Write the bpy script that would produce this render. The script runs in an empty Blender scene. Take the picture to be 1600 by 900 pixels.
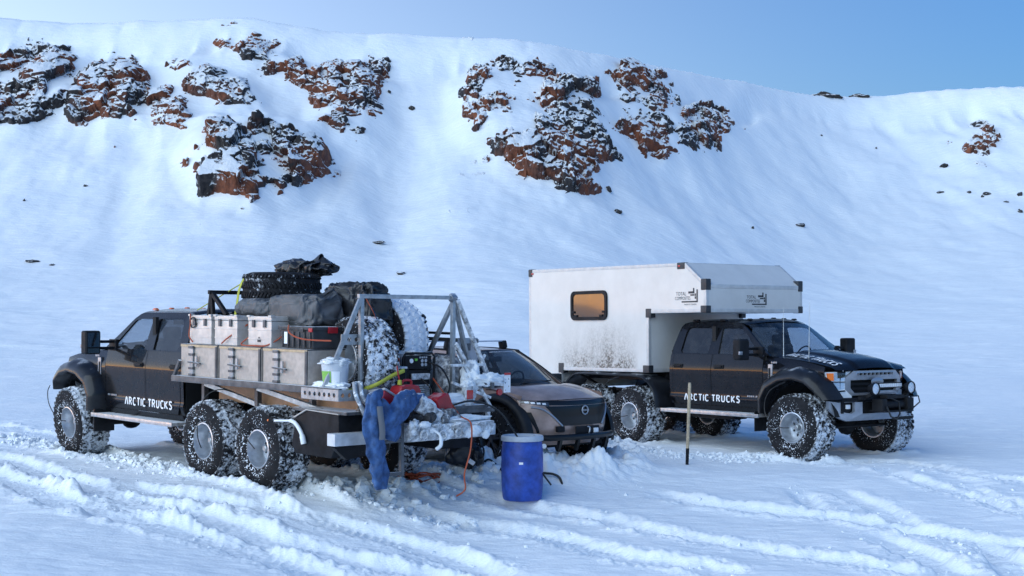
import bpy, bmesh, math, random
import numpy as np
from mathutils import Vector, Matrix
random.seed(7)
SC = bpy.context.scene
COL = SC.collection
R = math.radians

# ------------------------------------------------------------------ camera
CAM_H, FOC, ROW_H = 2.2, 2100.0, 505.0          # eye height (m), focal length and horizon row for a 1600 x 900 frame
cam_data = bpy.data.cameras.new('camera')
cam_data.sensor_width = 36.0
cam_data.lens = FOC / 1600.0 * 36.0
cam_data.shift_y = (ROW_H - 450.0) / 1600.0
cam_data.clip_start = 0.1
cam_data.clip_end = 20000.0
cam = bpy.data.objects.new('camera', cam_data)
COL.objects.link(cam)
cam.location = (0, 0, CAM_H)
cam.rotation_euler = (R(90), 0, 0)
SC.camera = cam

# ------------------------------------------------------------------ sky and sun (low glow on the left)
SUN_AZ = -90.0      # degrees from +Y, clockwise positive: to the left and a little behind the camera
SUN_EL = 0.8
BAND_COL = (6.0, 2.0, 0.4)
GLOW_AZ, GLOW_EXP, GLOW_COL = -50.0, 3.0, (1.35, 1.25, 1.05)
world = bpy.data.worlds.new('World')
SC.world = world
world.use_nodes = True
wn = world.node_tree.nodes
wl = world.node_tree.links
bg = wn['Background']
sky = wn.new('ShaderNodeTexSky')
sky.sky_type = 'NISHITA'
sky.sun_disc = False
sky.sun_elevation = R(SUN_EL)
sky.sun_rotation = R(SUN_AZ)
sky.altitude = 900
sky.air_density = 1.0
sky.dust_density = 0.5
sky.ozone_density = 3.9
# pale haze glow spreading over the sky from where the sun stands below the ridge line
_sd = Vector((math.sin(R(GLOW_AZ)), math.cos(R(GLOW_AZ)), 0.05)).normalized()
_tc = wn.new('ShaderNodeTexCoord')
_dt = wn.new('ShaderNodeVectorMath'); _dt.operation = 'DOT_PRODUCT'; wl.new(_tc.outputs['Generated'], _dt.inputs[0]); _dt.inputs[1].default_value = _sd
_sz = wn.new('ShaderNodeSeparateXYZ'); wl.new(_tc.outputs['Generated'], _sz.inputs[0])
def _wm(op, a, b=None):
    n = wn.new('ShaderNodeMath'); n.operation = op
    for i, v in enumerate((a, b)):
        if v is None: continue
        if isinstance(v, (int, float)): n.inputs[i].default_value = v
        else: wl.new(v, n.inputs[i])
    return n.outputs[0]
_g = _wm('POWER', _wm('MAXIMUM', _wm('MULTIPLY', _wm('ADD', _dt.outputs['Value'], 0.1), 1 / 1.1), 0.0), GLOW_EXP)
_g = _wm('MULTIPLY', _g, _wm('EXPONENT', _wm('MULTIPLY', _wm('ABSOLUTE', _sz.outputs[2]), -2.6)))
_gc = wn.new('ShaderNodeVectorMath'); _gc.operation = 'SCALE'; _gc.inputs[0].default_value = GLOW_COL; wl.new(_g, _gc.inputs['Scale'])
_ga = wn.new('ShaderNodeVectorMath'); _ga.operation = 'ADD'; wl.new(sky.outputs[0], _ga.inputs[0]); wl.new(_gc.outputs[0], _ga.inputs[1])
# the orange afterglow band on the horizon under it, out of frame on the left
_bd = wn.new('ShaderNodeVectorMath'); _bd.operation = 'DOT_PRODUCT'; wl.new(_tc.outputs['Generated'], _bd.inputs[0]); _bd.inputs[1].default_value = Vector((math.sin(R(SUN_AZ)), math.cos(R(SUN_AZ)), 0.0))
_b = _wm('MULTIPLY', _wm('POWER', _wm('MAXIMUM', _bd.outputs['Value'], 0.0), 4.0), _wm('EXPONENT', _wm('MULTIPLY', _wm('ABSOLUTE', _sz.outputs[2]), -22.0)))
_bc = wn.new('ShaderNodeVectorMath'); _bc.operation = 'SCALE'; _bc.inputs[0].default_value = BAND_COL; wl.new(_b, _bc.inputs['Scale'])
_gb = wn.new('ShaderNodeVectorMath'); _gb.operation = 'ADD'; wl.new(_ga.outputs[0], _gb.inputs[0]); wl.new(_bc.outputs[0], _gb.inputs[1])
wl.new(_gb.outputs[0], bg.inputs[0])
bg.inputs[1].default_value = 0.15

sun_data = bpy.data.lights.new('sun', 'SUN')
sun_data.energy = 0.46
sun_data.angle = R(80)
sun_data.color = (0.82, 0.95, 1.0)
sun = bpy.data.objects.new('sun', sun_data)
COL.objects.link(sun)
_el, _az = R(25.0), R(SUN_AZ - 45.0)
_d = Vector((math.sin(_az) * math.cos(_el), math.cos(_az) * math.cos(_el), math.sin(_el)))
sun.rotation_euler = _d.to_track_quat('Z', 'Y').to_euler()

SC.view_settings.view_transform = 'Standard'
SC.view_settings.look = 'None'
SC.view_settings.exposure = 2.74
SC.view_settings.gamma = 1.0
SC.view_settings.use_curve_mapping = False
SC.cycles.max_bounces = 8
SC.cycles.transparent_max_bounces = 12
SC.cycles.use_denoising = True

# ------------------------------------------------------------------ materials
def nd(nt, typ, **kw):
    n = nt.nodes.new(typ)
    for k, v in kw.items():
        if k == 'ins':
            for a, b in v.items():
                n.inputs[a].default_value = b
        else:
            setattr(n, k, v)
    return n

def math_node(nt, op, a, b=None, clamp=False):
    n = nt.nodes.new('ShaderNodeMath'); n.operation = op; n.use_clamp = clamp
    for i, v in enumerate((a, b)):
        if v is None: continue
        if isinstance(v, (int, float)): n.inputs[i].default_value = v
        else: nt.links.new(v, n.inputs[i])
    return n.outputs[0]

def mix_col(nt, fac, a, b):
    n = nt.nodes.new('ShaderNodeMix'); n.data_type = 'RGBA'
    for i, v in ((0, fac), (6, a), (7, b)):
        if isinstance(v, (int, float)): n.inputs[i].default_value = v
        elif isinstance(v, tuple): n.inputs[i].default_value = (v[0], v[1], v[2], 1)
        else: nt.links.new(v, n.inputs[i])
    return n.outputs[2]

def noise(nt, scale, detail=3.0, rough=0.55, vec=None, dist=0.0):
    n = nd(nt, 'ShaderNodeTexNoise', ins={'Scale': scale, 'Detail': detail, 'Roughness': rough, 'Distortion': dist})
    if vec is not None: nt.links.new(vec, n.inputs['Vector'])
    return n.outputs['Fac']

def ramp(nt, src, lo, hi):
    n = nd(nt, 'ShaderNodeMapRange'); n.clamp = True
    nt.links.new(src, n.inputs[0]); n.inputs[1].default_value = lo; n.inputs[2].default_value = hi
    return n.outputs[0]

SNOW = (0.84, 0.86, 0.88)

def mat(name, col, rough=0.5, metal=0.0, coat=0.0, spec=0.5, var=0.0, vscale=6.0, snow=0.0, sscale=14.0, up=0.0, bump=0.0, bscale=40.0, col2=None, upth=0.6, soft=0.06):
    """Principled surface with a second tone (var), clinging snow specks (snow), snow lying on upward faces (up) and fine relief."""
    m = bpy.data.materials.new(name); m.use_nodes = True
    nt = m.node_tree; p = nt.nodes['Principled BSDF']
    tc = nd(nt, 'ShaderNodeTexCoord').outputs['Object']
    p.inputs['Roughness'].default_value = rough
    p.inputs['Metallic'].default_value = metal
    p.inputs['Coat Weight'].default_value = coat
    p.inputs['Coat Roughness'].default_value = 0.04
    p.inputs['Specular IOR Level'].default_value = spec
    c = tuple(col)
    if var > 0:
        c2 = col2 if col2 else tuple(min(1, v * (1 + var) + 0.003 * var) for v in col)
        c = mix_col(nt, ramp(nt, noise(nt, vscale, 5, 0.6, tc), 0.35, 0.7), tuple(v * (1 - 0.5 * var) for v in col), c2)
        r_ = math_node(nt, 'MULTIPLY_ADD', noise(nt, vscale * 1.7, 4, 0.6, tc), 0.25)
        r_.node.inputs[2].default_value = max(0, rough - 0.125)
        nt.links.new(r_, p.inputs['Roughness'])
    fac = None
    if snow > 0:
        fac = ramp(nt, noise(nt, sscale, 6, 0.68, tc), 0.80 - 0.5 * snow - 0.5 * (soft - 0.06), 0.86 - 0.5 * snow + 0.5 * (soft - 0.06))
    if up > 0:
        g = nd(nt, 'ShaderNodeNewGeometry'); s = nd(nt, 'ShaderNodeSeparateXYZ'); nt.links.new(g.outputs['Normal'], s.inputs[0])
        u = math_node(nt, 'ADD', s.outputs[2], math_node(nt, 'MULTIPLY', math_node(nt, 'SUBTRACT', noise(nt, sscale * 0.6, 5, 0.65, tc), 0.5), 1.6))
        u = math_node(nt, 'MULTIPLY', ramp(nt, u, upth, upth + 0.15), up)
        fac = u if fac is None else math_node(nt, 'MAXIMUM', fac, u)
    if fac is not None:
        c = mix_col(nt, fac, c, SNOW)
        if metal > 0:
            nt.links.new(math_node(nt, 'MULTIPLY', math_node(nt, 'SUBTRACT', 1.0, fac), metal), p.inputs['Metallic'])
        if coat > 0:
            nt.links.new(math_node(nt, 'MULTIPLY', math_node(nt, 'SUBTRACT', 1.0, fac), coat), p.inputs['Coat Weight'])
    if isinstance(c, tuple): p.inputs['Base Color'].default_value = (*c, 1)
    else: nt.links.new(c, p.inputs['Base Color'])
    if bump > 0:
        b = nd(nt, 'ShaderNodeBump', ins={'Strength': bump, 'Distance': 0.01})
        nt.links.new(noise(nt, bscale, 4, 0.6, tc), b.inputs['Height'])
        nt.links.new(b.outputs[0], p.inputs['Normal'])
    return m

def glass_mat(name, tint=(0.5, 0.55, 0.6), refl=1.0, dirt=0.0):
    m = bpy.data.materials.new(name); m.use_nodes = True
    nt = m.node_tree; nt.nodes.remove(nt.nodes['Principled BSDF'])
    out = nt.nodes['Material Output']
    t = nd(nt, 'ShaderNodeBsdfTransparent', ins={0: (*tint, 1)})
    g = nd(nt, 'ShaderNodeBsdfGlossy', ins={0: (refl, refl, refl, 1), 'Roughness': 0.02})
    lw = nd(nt, 'ShaderNodeLayerWeight', ins={0: 0.5})
    f5 = math_node(nt, 'MULTIPLY_ADD', math_node(nt, 'POWER', lw.outputs['Facing'], 5.0), 0.95); f5.node.inputs[2].default_value = 0.05
    mx = nd(nt, 'ShaderNodeMixShader')
    nt.links.new(f5, mx.inputs[0]); nt.links.new(t.outputs[0], mx.inputs[1]); nt.links.new(g.outputs[0], mx.inputs[2])
    last = mx.outputs[0]
    if dirt > 0:
        d = nd(nt, 'ShaderNodeBsdfDiffuse', ins={0: (0.75, 0.78, 0.8, 1)})
        tc = nd(nt, 'ShaderNodeTexCoord').outputs['Object']
        m2 = nd(nt, 'ShaderNodeMixShader')
        nt.links.new(math_node(nt, 'MULTIPLY', ramp(nt, noise(nt, 5.0, 5, 0.65, tc), 0.35, 0.8), dirt), m2.inputs[0])
        nt.links.new(last, m2.inputs[1]); nt.links.new(d.outputs[0], m2.inputs[2]); last = m2.outputs[0]
    nt.links.new(last, out.inputs[0])
    return m

# ------------------------------------------------------------------ mesh builder
class MB:
    def __init__(self): self.v = []; self.f = []
    def add(self, vs, fs):
        o = len(self.v); self.v += [tuple(p) for p in vs]; self.f += [tuple(i + o for i in f) for f in fs]; return self
    def box(self, c, s, rot=None, taper=None):
        hx, hy, hz = s[0] / 2, s[1] / 2, s[2] / 2
        vs = []
        for z in (-1, 1):
            k = 1.0 if (taper is None or z < 0) else taper
            for x, y in ((-1, -1), (1, -1), (1, 1), (-1, 1)): vs.append(Vector((x * hx * k, y * hy * k, z * hz)))
        if rot is not None: vs = [rot @ p for p in vs]
        return self.add([p + Vector(c) for p in vs], [(0, 3, 2, 1), (4, 5, 6, 7), (0, 1, 5, 4), (1, 2, 6, 5), (2, 3, 7, 6), (3, 0, 4, 7)])
    def bar(self, p0, p1, w, h=None, up=(0, 0, 1)):
        """square bar between two points"""
        p0, p1 = Vector(p0), Vector(p1); h = h or w
        d = (p1 - p0); L = d.length; d.normalize(); u = Vector(up)
        if abs(d.dot(u)) > 0.98: u = Vector((1, 0, 0))
        s = d.cross(u).normalized(); u = s.cross(d)
        return self.box((p0 + p1) / 2, (L, w, h), Matrix((d, -s, u)).transposed())
    def tube(self, pts, r, n=8, closed=False, cap=True):
        pts = [Vector(p) for p in pts]; N = len(pts); rings = []; prev = None
        rr = r if isinstance(r, (list, tuple)) else [r] * N
        for i, p in enumerate(pts):
            if closed: t = pts[(i + 1) % N] - pts[i - 1]
            else: t = pts[min(i + 1, N - 1)] - pts[max(i - 1, 0)]
            if t.length < 1e-9: t = Vector((0, 0, 1))
            t.normalize()
            if prev is None:
                a = Vector((0, 0, 1)) if abs(t.z) < 0.9 else Vector((1, 0, 0)); s = t.cross(a).normalized()
            else:
                s = (prev - t * prev.dot(t)); s = s.normalized() if s.length > 1e-6 else t.cross(Vector((0.3, 0.5, 0.8))).normalized()
            prev = s; b = t.cross(s)
            rings.append([p + (s * math.cos(2 * math.pi * k / n) + b * math.sin(2 * math.pi * k / n)) * rr[i] for k in range(n)])
        vs = [q for ring in rings for q in ring]; fs = []
        M = N if closed else N - 1
        for i in range(M):
            j = (i + 1) % N
            for k in range(n):
                fs.append((i * n + k, i * n + (k + 1) % n, j * n + (k + 1) % n, j * n + k))
        if cap and not closed: fs += [tuple(range(n - 1, -1, -1)), tuple(range((N - 1) * n, N * n))]
        return self.add(vs, fs)
    def cyl(self, p0, p1, r0, r1=None, n=16): return self.tube([p0, p1], [r0, r0 if r1 is None else r1], n)
    def lathe(self, prof, c=(0, 0, 0), axis='z', n=32, closed=False):
        """prof: (radius, along-axis) pairs"""
        vs = []; fs = []; N = len(prof)
        for k in range(n):
            a = 2 * math.pi * k / n; ca, sa = math.cos(a), math.sin(a)
            for r, h in prof:
                if axis == 'z': q = (r * ca, r * sa, h)
                elif axis == 'y': q = (r * sa, h, r * ca)
                else: q = (h, r * ca, r * sa)
                vs.append((q[0] + c[0], q[1] + c[1], q[2] + c[2]))
        for k in range(n):
            k2 = (k + 1) % n
            for i in range(N if closed else N - 1):
                j = (i + 1) % N
                fs.append((k * N + i, k2 * N + i, k2 * N + j, k * N + j))
        return self.add(vs, fs)
    def grid(self, fn, nu, nv):
        vs = [fn(i / nu, j / nv) for j in range(nv + 1) for i in range(nu + 1)]
        fs = [(j * (nu + 1) + i, j * (nu + 1) + i + 1, (j + 1) * (nu + 1) + i + 1, (j + 1) * (nu + 1) + i) for j in range(nv) for i in range(nu)]
        return self.add(vs, fs)
    def loft(self, rings, closed=True, cap=False):
        n = len(rings[0]); vs = [p for r in rings for p in r]; fs = []
        for i in range(len(rings) - 1):
            for k in range(n if closed else n - 1):
                k2 = (k + 1) % n
                fs.append((i * n + k, i * n + k2, (i + 1) * n + k2, (i + 1) * n + k))
        if cap: fs += [tuple(range(n - 1, -1, -1)), tuple(range((len(rings) - 1) * n, len(rings) * n))]
        return self.add(vs, fs)
    def prism(self, pts, fn, a, b):
        """polygon pts (2-D) carried to 3-D by fn(p, depth) at depths a and b"""
        n = len(pts); vs = [fn(p, a) for p in pts] + [fn(p, b) for p in pts]
        fs = [tuple(range(n - 1, -1, -1)), tuple(range(n, 2 * n))] + [(i, (i + 1) % n, n + (i + 1) % n, n + i) for i in range(n)]
        return self.add(vs, fs)
    def holed(self, outer, holes, fn, a, b):
        """flat polygon with holes, given a thickness: fn(p, depth) -> 3-D"""
        bm = bmesh.new(); loops = [outer] + list(holes); edges = []
        for lp in loops:
            vv = [bm.verts.new((p[0], p[1], 0)) for p in lp]
            edges += [bm.edges.new((vv[i], vv[(i + 1) % len(vv)])) for i in range(len(vv))]
        bmesh.ops.triangle_fill(bm, use_beauty=True, edges=edges)
        bm.verts.index_update(); P = [(v.co.x, v.co.y) for v in bm.verts]; T = [tuple(v.index for v in f.verts) for f in bm.faces]; bm.free()
        n = len(P); vs = [fn(p, a) for p in P] + [fn(p, b) for p in P]
        fs = [t for t in T] + [tuple(reversed([i + n for i in t])) for t in T]
        o = 0
        for lp in loops:
            m = len(lp)
            fs += [(o + i, o + (i + 1) % m, n + o + (i + 1) % m, n + o + i) for i in range(m)]; o += m
        return self.add(vs, fs)
    def mesh(self, name, smooth=35, bevel=0.0, seg=2, merge=True):
        me = bpy.data.meshes.new(name); me.from_pydata(self.v, [], self.f)
        bm = bmesh.new(); bm.from_mesh(me)
        if merge: bmesh.ops.remove_doubles(bm, verts=bm.verts, dist=1e-5)
        bmesh.ops.recalc_face_normals(bm, faces=bm.faces)
        if bevel > 0:
            ed = [e for e in bm.edges if len(e.link_faces) == 2 and e.calc_face_angle(0) > R(28)]
            bmesh.ops.bevel(bm, geom=ed, offset=bevel, segments=seg, profile=0.7, affect='EDGES', clamp_overlap=True)
        bm.to_mesh(me); bm.free()
        if smooth:
            me.polygons.foreach_set('use_smooth', [True] * len(me.polygons))
            me.set_sharp_from_angle(angle=R(smooth))
        return me
    def build(self, name, material, parent=None, smooth=35, bevel=0.0, seg=2, merge=True):
        return link(name, self.mesh(name, smooth, bevel, seg, merge), material, parent)

def link(name, me, material, parent=None):
    if material is not None and len(me.materials) == 0: me.materials.append(material)
    o = bpy.data.objects.new(name, me); COL.objects.link(o)
    if parent is not None: o.parent = parent
    return o

def tag(o, label, cat, group=None):
    o['label'] = label; o['category'] = cat
    if group: o['group'] = group
    return o

def thing(name, label, cat, loc=(0, 0, 0), group=None, matrix=None):
    o = bpy.data.objects.new(name, None); COL.objects.link(o); o.empty_display_size = 0.2
    if matrix is not None: o.matrix_world = matrix
    else: o.location = loc
    return tag(o, label, cat, group)

def structure(o):
    o['kind'] = 'structure'; return o

def frame_matrix(X, Y, zo, yaw, pitch=0.0):
    """local x forward, y left, z up; yaw turns from +Y towards +X"""
    hx, hy = math.sin(yaw), math.cos(yaw); c, s = math.cos(pitch), math.sin(pitch)
    ex = Vector((c * hx, c * hy, s)); ey = Vector((-hy, hx, 0)); ez = Vector((-s * hx, -s * hy, c))
    m = Matrix((ex, ey, ez)).transposed().to_4x4(); m.translation = (X, Y, zo)
    return m

def lerp(a, b, t): return a + (b - a) * t
def interp(x, xs, ys): return float(np.interp(x, xs, ys))

# ------------------------------------------------------------------ numpy noise
_rng = np.random.RandomState(11)
_perm = np.concatenate([_rng.permutation(256)] * 3)
_g2 = np.stack([np.cos(np.arange(256) * 2.39996), np.sin(np.arange(256) * 2.39996)], 1)
_g3 = _rng.normal(size=(256, 3)); _g3 /= np.linalg.norm(_g3, axis=1)[:, None]

def pn2(x, y):
    xi = np.floor(x).astype(int); yi = np.floor(y).astype(int); xf = x - xi; yf = y - yi
    u = xf * xf * xf * (xf * (xf * 6 - 15) + 10); v = yf * yf * yf * (yf * (yf * 6 - 15) + 10)
    def g(a, b):
        h = _perm[_perm[(xi + a) & 255] + ((yi + b) & 255)]
        return _g2[h, 0] * (xf - a) + _g2[h, 1] * (yf - b)
    return ((g(0, 0) * (1 - u) + g(1, 0) * u) * (1 - v) + (g(0, 1) * (1 - u) + g(1, 1) * u) * v) * 1.5

def fbm2(x, y, o=4, g=0.5):
    s = 0; a = 1.0
    for k in range(o):
        s = s + a * pn2(x * 2 ** k + 17.3 * k, y * 2 ** k - 9.1 * k); a *= g
    return s

def pn3(x, y, z):
    xi = np.floor(x).astype(int); yi = np.floor(y).astype(int); zi = np.floor(z).astype(int)
    xf = x - xi; yf = y - yi; zf = z - zi
    f = lambda t: t * t * t * (t * (t * 6 - 15) + 10)
    u, v, w = f(xf), f(yf), f(zf)
    def g(a, b, c):
        h = _perm[_perm[_perm[(xi + a) & 255] + ((yi + b) & 255)] + ((zi + c) & 255)]
        return _g3[h, 0] * (xf - a) + _g3[h, 1] * (yf - b) + _g3[h, 2] * (zf - c)
    L = lambda a, b, t: a + (b - a) * t
    return L(L(L(g(0, 0, 0), g(1, 0, 0), u), L(g(0, 1, 0), g(1, 1, 0), u), v), L(L(g(0, 0, 1), g(1, 0, 1), u), L(g(0, 1, 1), g(1, 1, 1), u), v), w) * 1.4

def fbm3(x, y, z, o=4, g=0.5):
    s = 0; a = 1.0
    for k in range(o):
        s = s + a * pn3(x * 2 ** k + 5.2 * k, y * 2 ** k + 1.7 * k, z * 2 ** k - 3.3 * k); a *= g
    return s

def voro2(x, y, jit=0.9):
    """F1 distance, cell value, F2-F1"""
    xi = np.floor(x).astype(int); yi = np.floor(y).astype(int)
    d1 = np.full(x.shape, 9.0); d2 = np.full(x.shape, 9.0); cv = np.zeros(x.shape)
    for a in (-1, 0, 1):
        for b in (-1, 0, 1):
            h = _perm[_perm[(xi + a) & 255] + ((yi + b) & 255)]
            px = xi + a + 0.5 + jit * (_perm[h + 3] / 255.0 - 0.5); py = yi + b + 0.5 + jit * (_perm[h + 7] / 255.0 - 0.5)
            d = np.hypot(px - x, py - y); nw = d < d1
            d2 = np.where(nw, d1, np.minimum(d2, d)); cv = np.where(nw, _perm[h + 11] / 255.0, cv); d1 = np.where(nw, d, d1)
    return d1, cv, d2 - d1

def sstep(a, b, x):
    t = np.clip((x - a) / (b - a), 0, 1); return t * t * (3 - 2 * t)

# ------------------------------------------------------------------ the lie of the land
# compass of the ridge seen from the camp: bearing u = X/Y, given as frame columns; ridge elevation and distance
_rc = np.array([-700, -400, -100, 0, 100, 180, 300, 385, 450, 520, 640, 700, 800, 850, 1000, 1100, 1180, 1270, 1350, 1450, 1560, 1700, 2000, 2400.])
_rr = np.array([90, 40, 24, 22, 30, 28, 24, 19, 31, 44, 47, 50, 54, 62, 91, 112, 126, 144, 147, 137, 130, 132, 150, 190.])
_rd = np.array([150, 150, 150, 150, 151, 150, 149, 148, 149, 151, 153, 153, 150, 152, 163, 176, 188, 203, 208, 204, 198, 196, 196, 196.])
_re = np.array([3.0, 3.0, 3.0, 3.0, 3.0, 3.0, 2.9, 2.8, 2.9, 3.1, 3.2, 3.1, 2.9, 2.9, 3.1, 3.3, 3.4, 3.4, 3.5, 3.5, 3.5, 3.5, 3.5, 3.5])

_cc = np.arange(-1500.0, 3200.0, 5.0)
def _smooth(v, sig):
    k = np.exp(-0.5 * (np.arange(-60, 61) * 5.0 / sig) ** 2); k /= k.sum()
    return np.convolve(np.pad(np.interp(_cc, _rc, v), 60, mode='edge'), k, 'valid')
_srw = _smooth(_rr, 120.0)
_srr, _srd, _sre = _smooth(_rr, 14.0), _smooth(_rd, 90.0), _smooth(_re, 110.0)

TYRES = []      # tyre contact points (X, Y, heading, length back, height) that press into the snow; filled below
def near_ground(X, Y):
    z0 = 0.11 * sstep(0.5, -6.0, X)
    y0 = 20.4 - 3.0 * sstep(-0.5, -4.5, X)
    drop = np.maximum(0, y0 - Y)
    z = z0 - 0.085 * drop * sstep(0, 1.5, drop) + 0.0 * X
    z = z + 0.05 * fbm2(X * 0.22 + 4.1, Y * 0.22, 3) - 0.05 * sstep(2.0, 5.0, X)
    if TYRES:
        num = np.zeros_like(z); den = np.full_like(z, 0.35)
        for (tx, ty, hx, hy, back, zb) in TYRES:
            w = np.exp(-((X - tx) ** 2 + (Y - ty) ** 2) / 1.1); num += w * (zb + 0.055 - z); den += w
        z = z + num / den
    return z

def ridge_of(u):
    c = 800 + u * FOC
    row = np.interp(c, _cc, _srr); d = np.interp(c, _cc, _srd); e = np.interp(c, _cc, _sre)
    return row, d, e

def hill_z(X, Y):
    """height of the slope and plateau without local relief"""
    Yc = np.maximum(Y, 5.0); u = X / Yc
    row, dr, ex = ridge_of(u)
    c = 800 + u * FOC
    zr = CAM_H + (ROW_H - row) * dr / FOC
    zs = CAM_H + (ROW_H - np.interp(c, _cc, _srw)) * dr / FOC
    s = (Y - 28.0) / (dr - 28.0)
    zr = zs + (zr - zs) * sstep(0.72, 0.98, s)
    z = zr * np.clip(s, 0, None) ** ex
    top = zr * (1 + 0.25 * np.tanh((s - 1) * 4.0) * 0.04) - 0.0
    k = sstep(0.93, 1.03, s)
    over = zr - 0.10 * np.maximum(0, Y - dr) + 0.002 * np.maximum(0, Y - dr)
    z = np.where(s > 1.0, over, z)
    # rounded brow
    b = np.exp(-((s - 1.0) / 0.035) ** 2)
    return z - b * 0.55

def to_px(X, Y, Z): return 800 + FOC * X / Y, ROW_H - FOC * (Z - CAM_H) / Y

# rocky ground: outlines on the slope as seen from the camp (column, row), with how much rock breaks through
OUTCROPS = [
 ('snow-dusted brown crag at the far left edge of the hill', [(-60, 112), (-10, 85), (40, 62), (122, 62), (124, 110), (112, 150), (100, 182), (45, 204), (-60, 208)], 0.54, 1.6),
 ('dark crag with an upright red rock pillar on the left', [(96, 165), (128, 112), (178, 72), (220, 98), (230, 140), (222, 200), (165, 216), (100, 200)], 0.74, 1.9),
 ('low crag thinly frosted with snow just above the big red prow', [(222, 155), (268, 140), (298, 165), (304, 208), (252, 234), (226, 218)], 0.66, 1.2),
 ('scattered rock ledges running down the middle of the left hillside', [(240, 78), (302, 80), (350, 112), (418, 142), (412, 184), (352, 174), (296, 146)], 0.54, 1.2),
 ('large rust red prow of rock, lowest on the left hillside', [(282, 262), (298, 236), (326, 200), (372, 190), (420, 188), (486, 208), (520, 240), (508, 272), (464, 298), (392, 318), (318, 304)], 0.86, 3.0),
 ('row of red brown rocks just below the left summit', [(330, 68), (350, 42), (408, 40), (440, 62), (484, 86), (478, 124), (424, 118), (378, 98)], 0.66, 1.3),
 ('dark snow-streaked crag right of the left summit rocks', [(428, 106), (482, 114), (520, 80), (562, 92), (596, 126), (614, 188), (574, 214), (506, 206), (484, 162)], 0.70, 1.7),
 ('small square dark rock alone near the brow of the hill', [(580, 86), (611, 88), (610, 124), (584, 122)], 0.88, 1.4),
 ('biggest crag of red and black rock mid hill, narrowing downward', [(710, 138), (750, 96), (800, 88), (880, 98), (940, 122), (954, 200), (970, 248), (940, 258), (932, 294), (884, 304), (816, 274), (764, 242), (718, 188)], 0.70, 2.4),
 ('tall black crag right beside the biggest red crag', [(946, 112), (984, 98), (1044, 112), (1054, 170), (1062, 236), (1036, 244), (998, 232), (966, 206), (960, 150)], 0.80, 1.9),
 ('dark tapering crag, rightmost of the main cliff', [(1054, 182), (1092, 150), (1128, 168), (1158, 198), (1124, 230), (1042, 246)], 0.74, 1.5),
 ('low dark rock under a snow hollow at the far right', [(1484, 218), (1508, 210), (1530, 200), (1558, 202), (1556, 230), (1512, 238)], 0.86, 1.3),
]

def poly_sd(px, py, poly):
    """signed distance to polygon, negative inside"""
    d = np.full(px.shape, 1e9); ins = np.zeros(px.shape, bool); n = len(poly)
    for i in range(n):
        x0, y0 = poly[i]; x1, y1 = poly[(i + 1) % n]; ex, ey = x1 - x0, y1 - y0
        t = np.clip(((px - x0) * ex + (py - y0) * ey) / (ex * ex + ey * ey), 0, 1)
        d = np.minimum(d, np.hypot(px - x0 - t * ex, py - y0 - t * ey))
        c = ((y0 > py) != (y1 > py)) & (px < (x1 - x0) * (py - y0) / ((y1 - y0) + 1e-12) + x0); ins ^= c
    return np.where(ins, -d, d)

def hill_relief(X, Y, z):
    """bulges under the crags, gullies, wind-packed drifts, cornice along the brow"""
    px, py = to_px(X, Y, z)
    row, dr, ex = ridge_of(X / np.maximum(Y, 5.0))
    s = (Y - 28.0) / (dr - 28.0)
    steep = sstep(0.45, 0.8, s) * sstep(1.25, 1.0, s)
    dz = np.zeros_like(z)
    near = (Y > 70) & (Y < 235)
    for lab, poly, cov, h in OUTCROPS:
        cx = np.mean([p[0] for p in poly]); xs = [p[0] for p in poly]; ys = [p[1] for p in poly]
        m = near & (px > min(xs) - 60) & (px < max(xs) + 60) & (py > min(ys) - 60) & (py < max(ys) + 70)
        if not m.any(): continue
        sd = poly_sd(px[m], py[m], poly)
        sd = sd + 9.0 * fbm2(X[m] * 0.12, Y[m] * 0.12 + 3, 3)
        dz[m] += h * 0.75 * sstep(26, -34, sd) * sstep(1.0, 0.88, s[m])
    dz += steep * (1.0 * sstep(1.0, 0.80, s) * fbm2(X * 0.045 + 3, Y * 0.03 + 8, 3) + 0.34 * sstep(1.02, 0.9, s) * fbm2(X * 0.16, Y * 0.12, 4))
    # gully fans
    c = px + 0.25 * (py - 150)
    dz -= 1.4 * np.exp(-((c - 660) / 55.0) ** 2) * steep * sstep(1.0, 0.82, s)
    dz -= 0.7 * np.exp(-((c - 235) / 34.0) ** 2) * steep * sstep(60, 120, py)
    # cornice scallops
    sc = np.abs(fbm2(X * 0.11 + 50, X * 0 + 2, 3))
    dz -= 2.0 * np.exp(-((s - 0.955 - 0.03 * fbm2(X * 0.06, X * 0 + 9, 2)) / 0.018) ** 2) * (0.25 + sc)
    dz += 0.7 * np.exp(-((s - 0.985) / 0.015) ** 2) * (0.3 + sc)
    dz -= 0.7 * steep * sstep(1.0, 0.85, s) * np.maximum(0, fbm2(X * 0.10 + 5 + 0.02 * Y, Y * 0.015 + 2, 3))
    # open slope: long wind ripples
    open_ = sstep(0.02, 0.2, s) * sstep(0.85, 0.5, s)
    dz += open_ * (0.35 * fbm2(X * 0.05, Y * 0.06, 3) + 0.10 * np.maximum(0, fbm2(X * 0.22 + 7, Y * 0.55, 4) - 0.1) + 0.05 * fbm2(X * 0.4, Y * 0.6, 3))
    return dz

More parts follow.
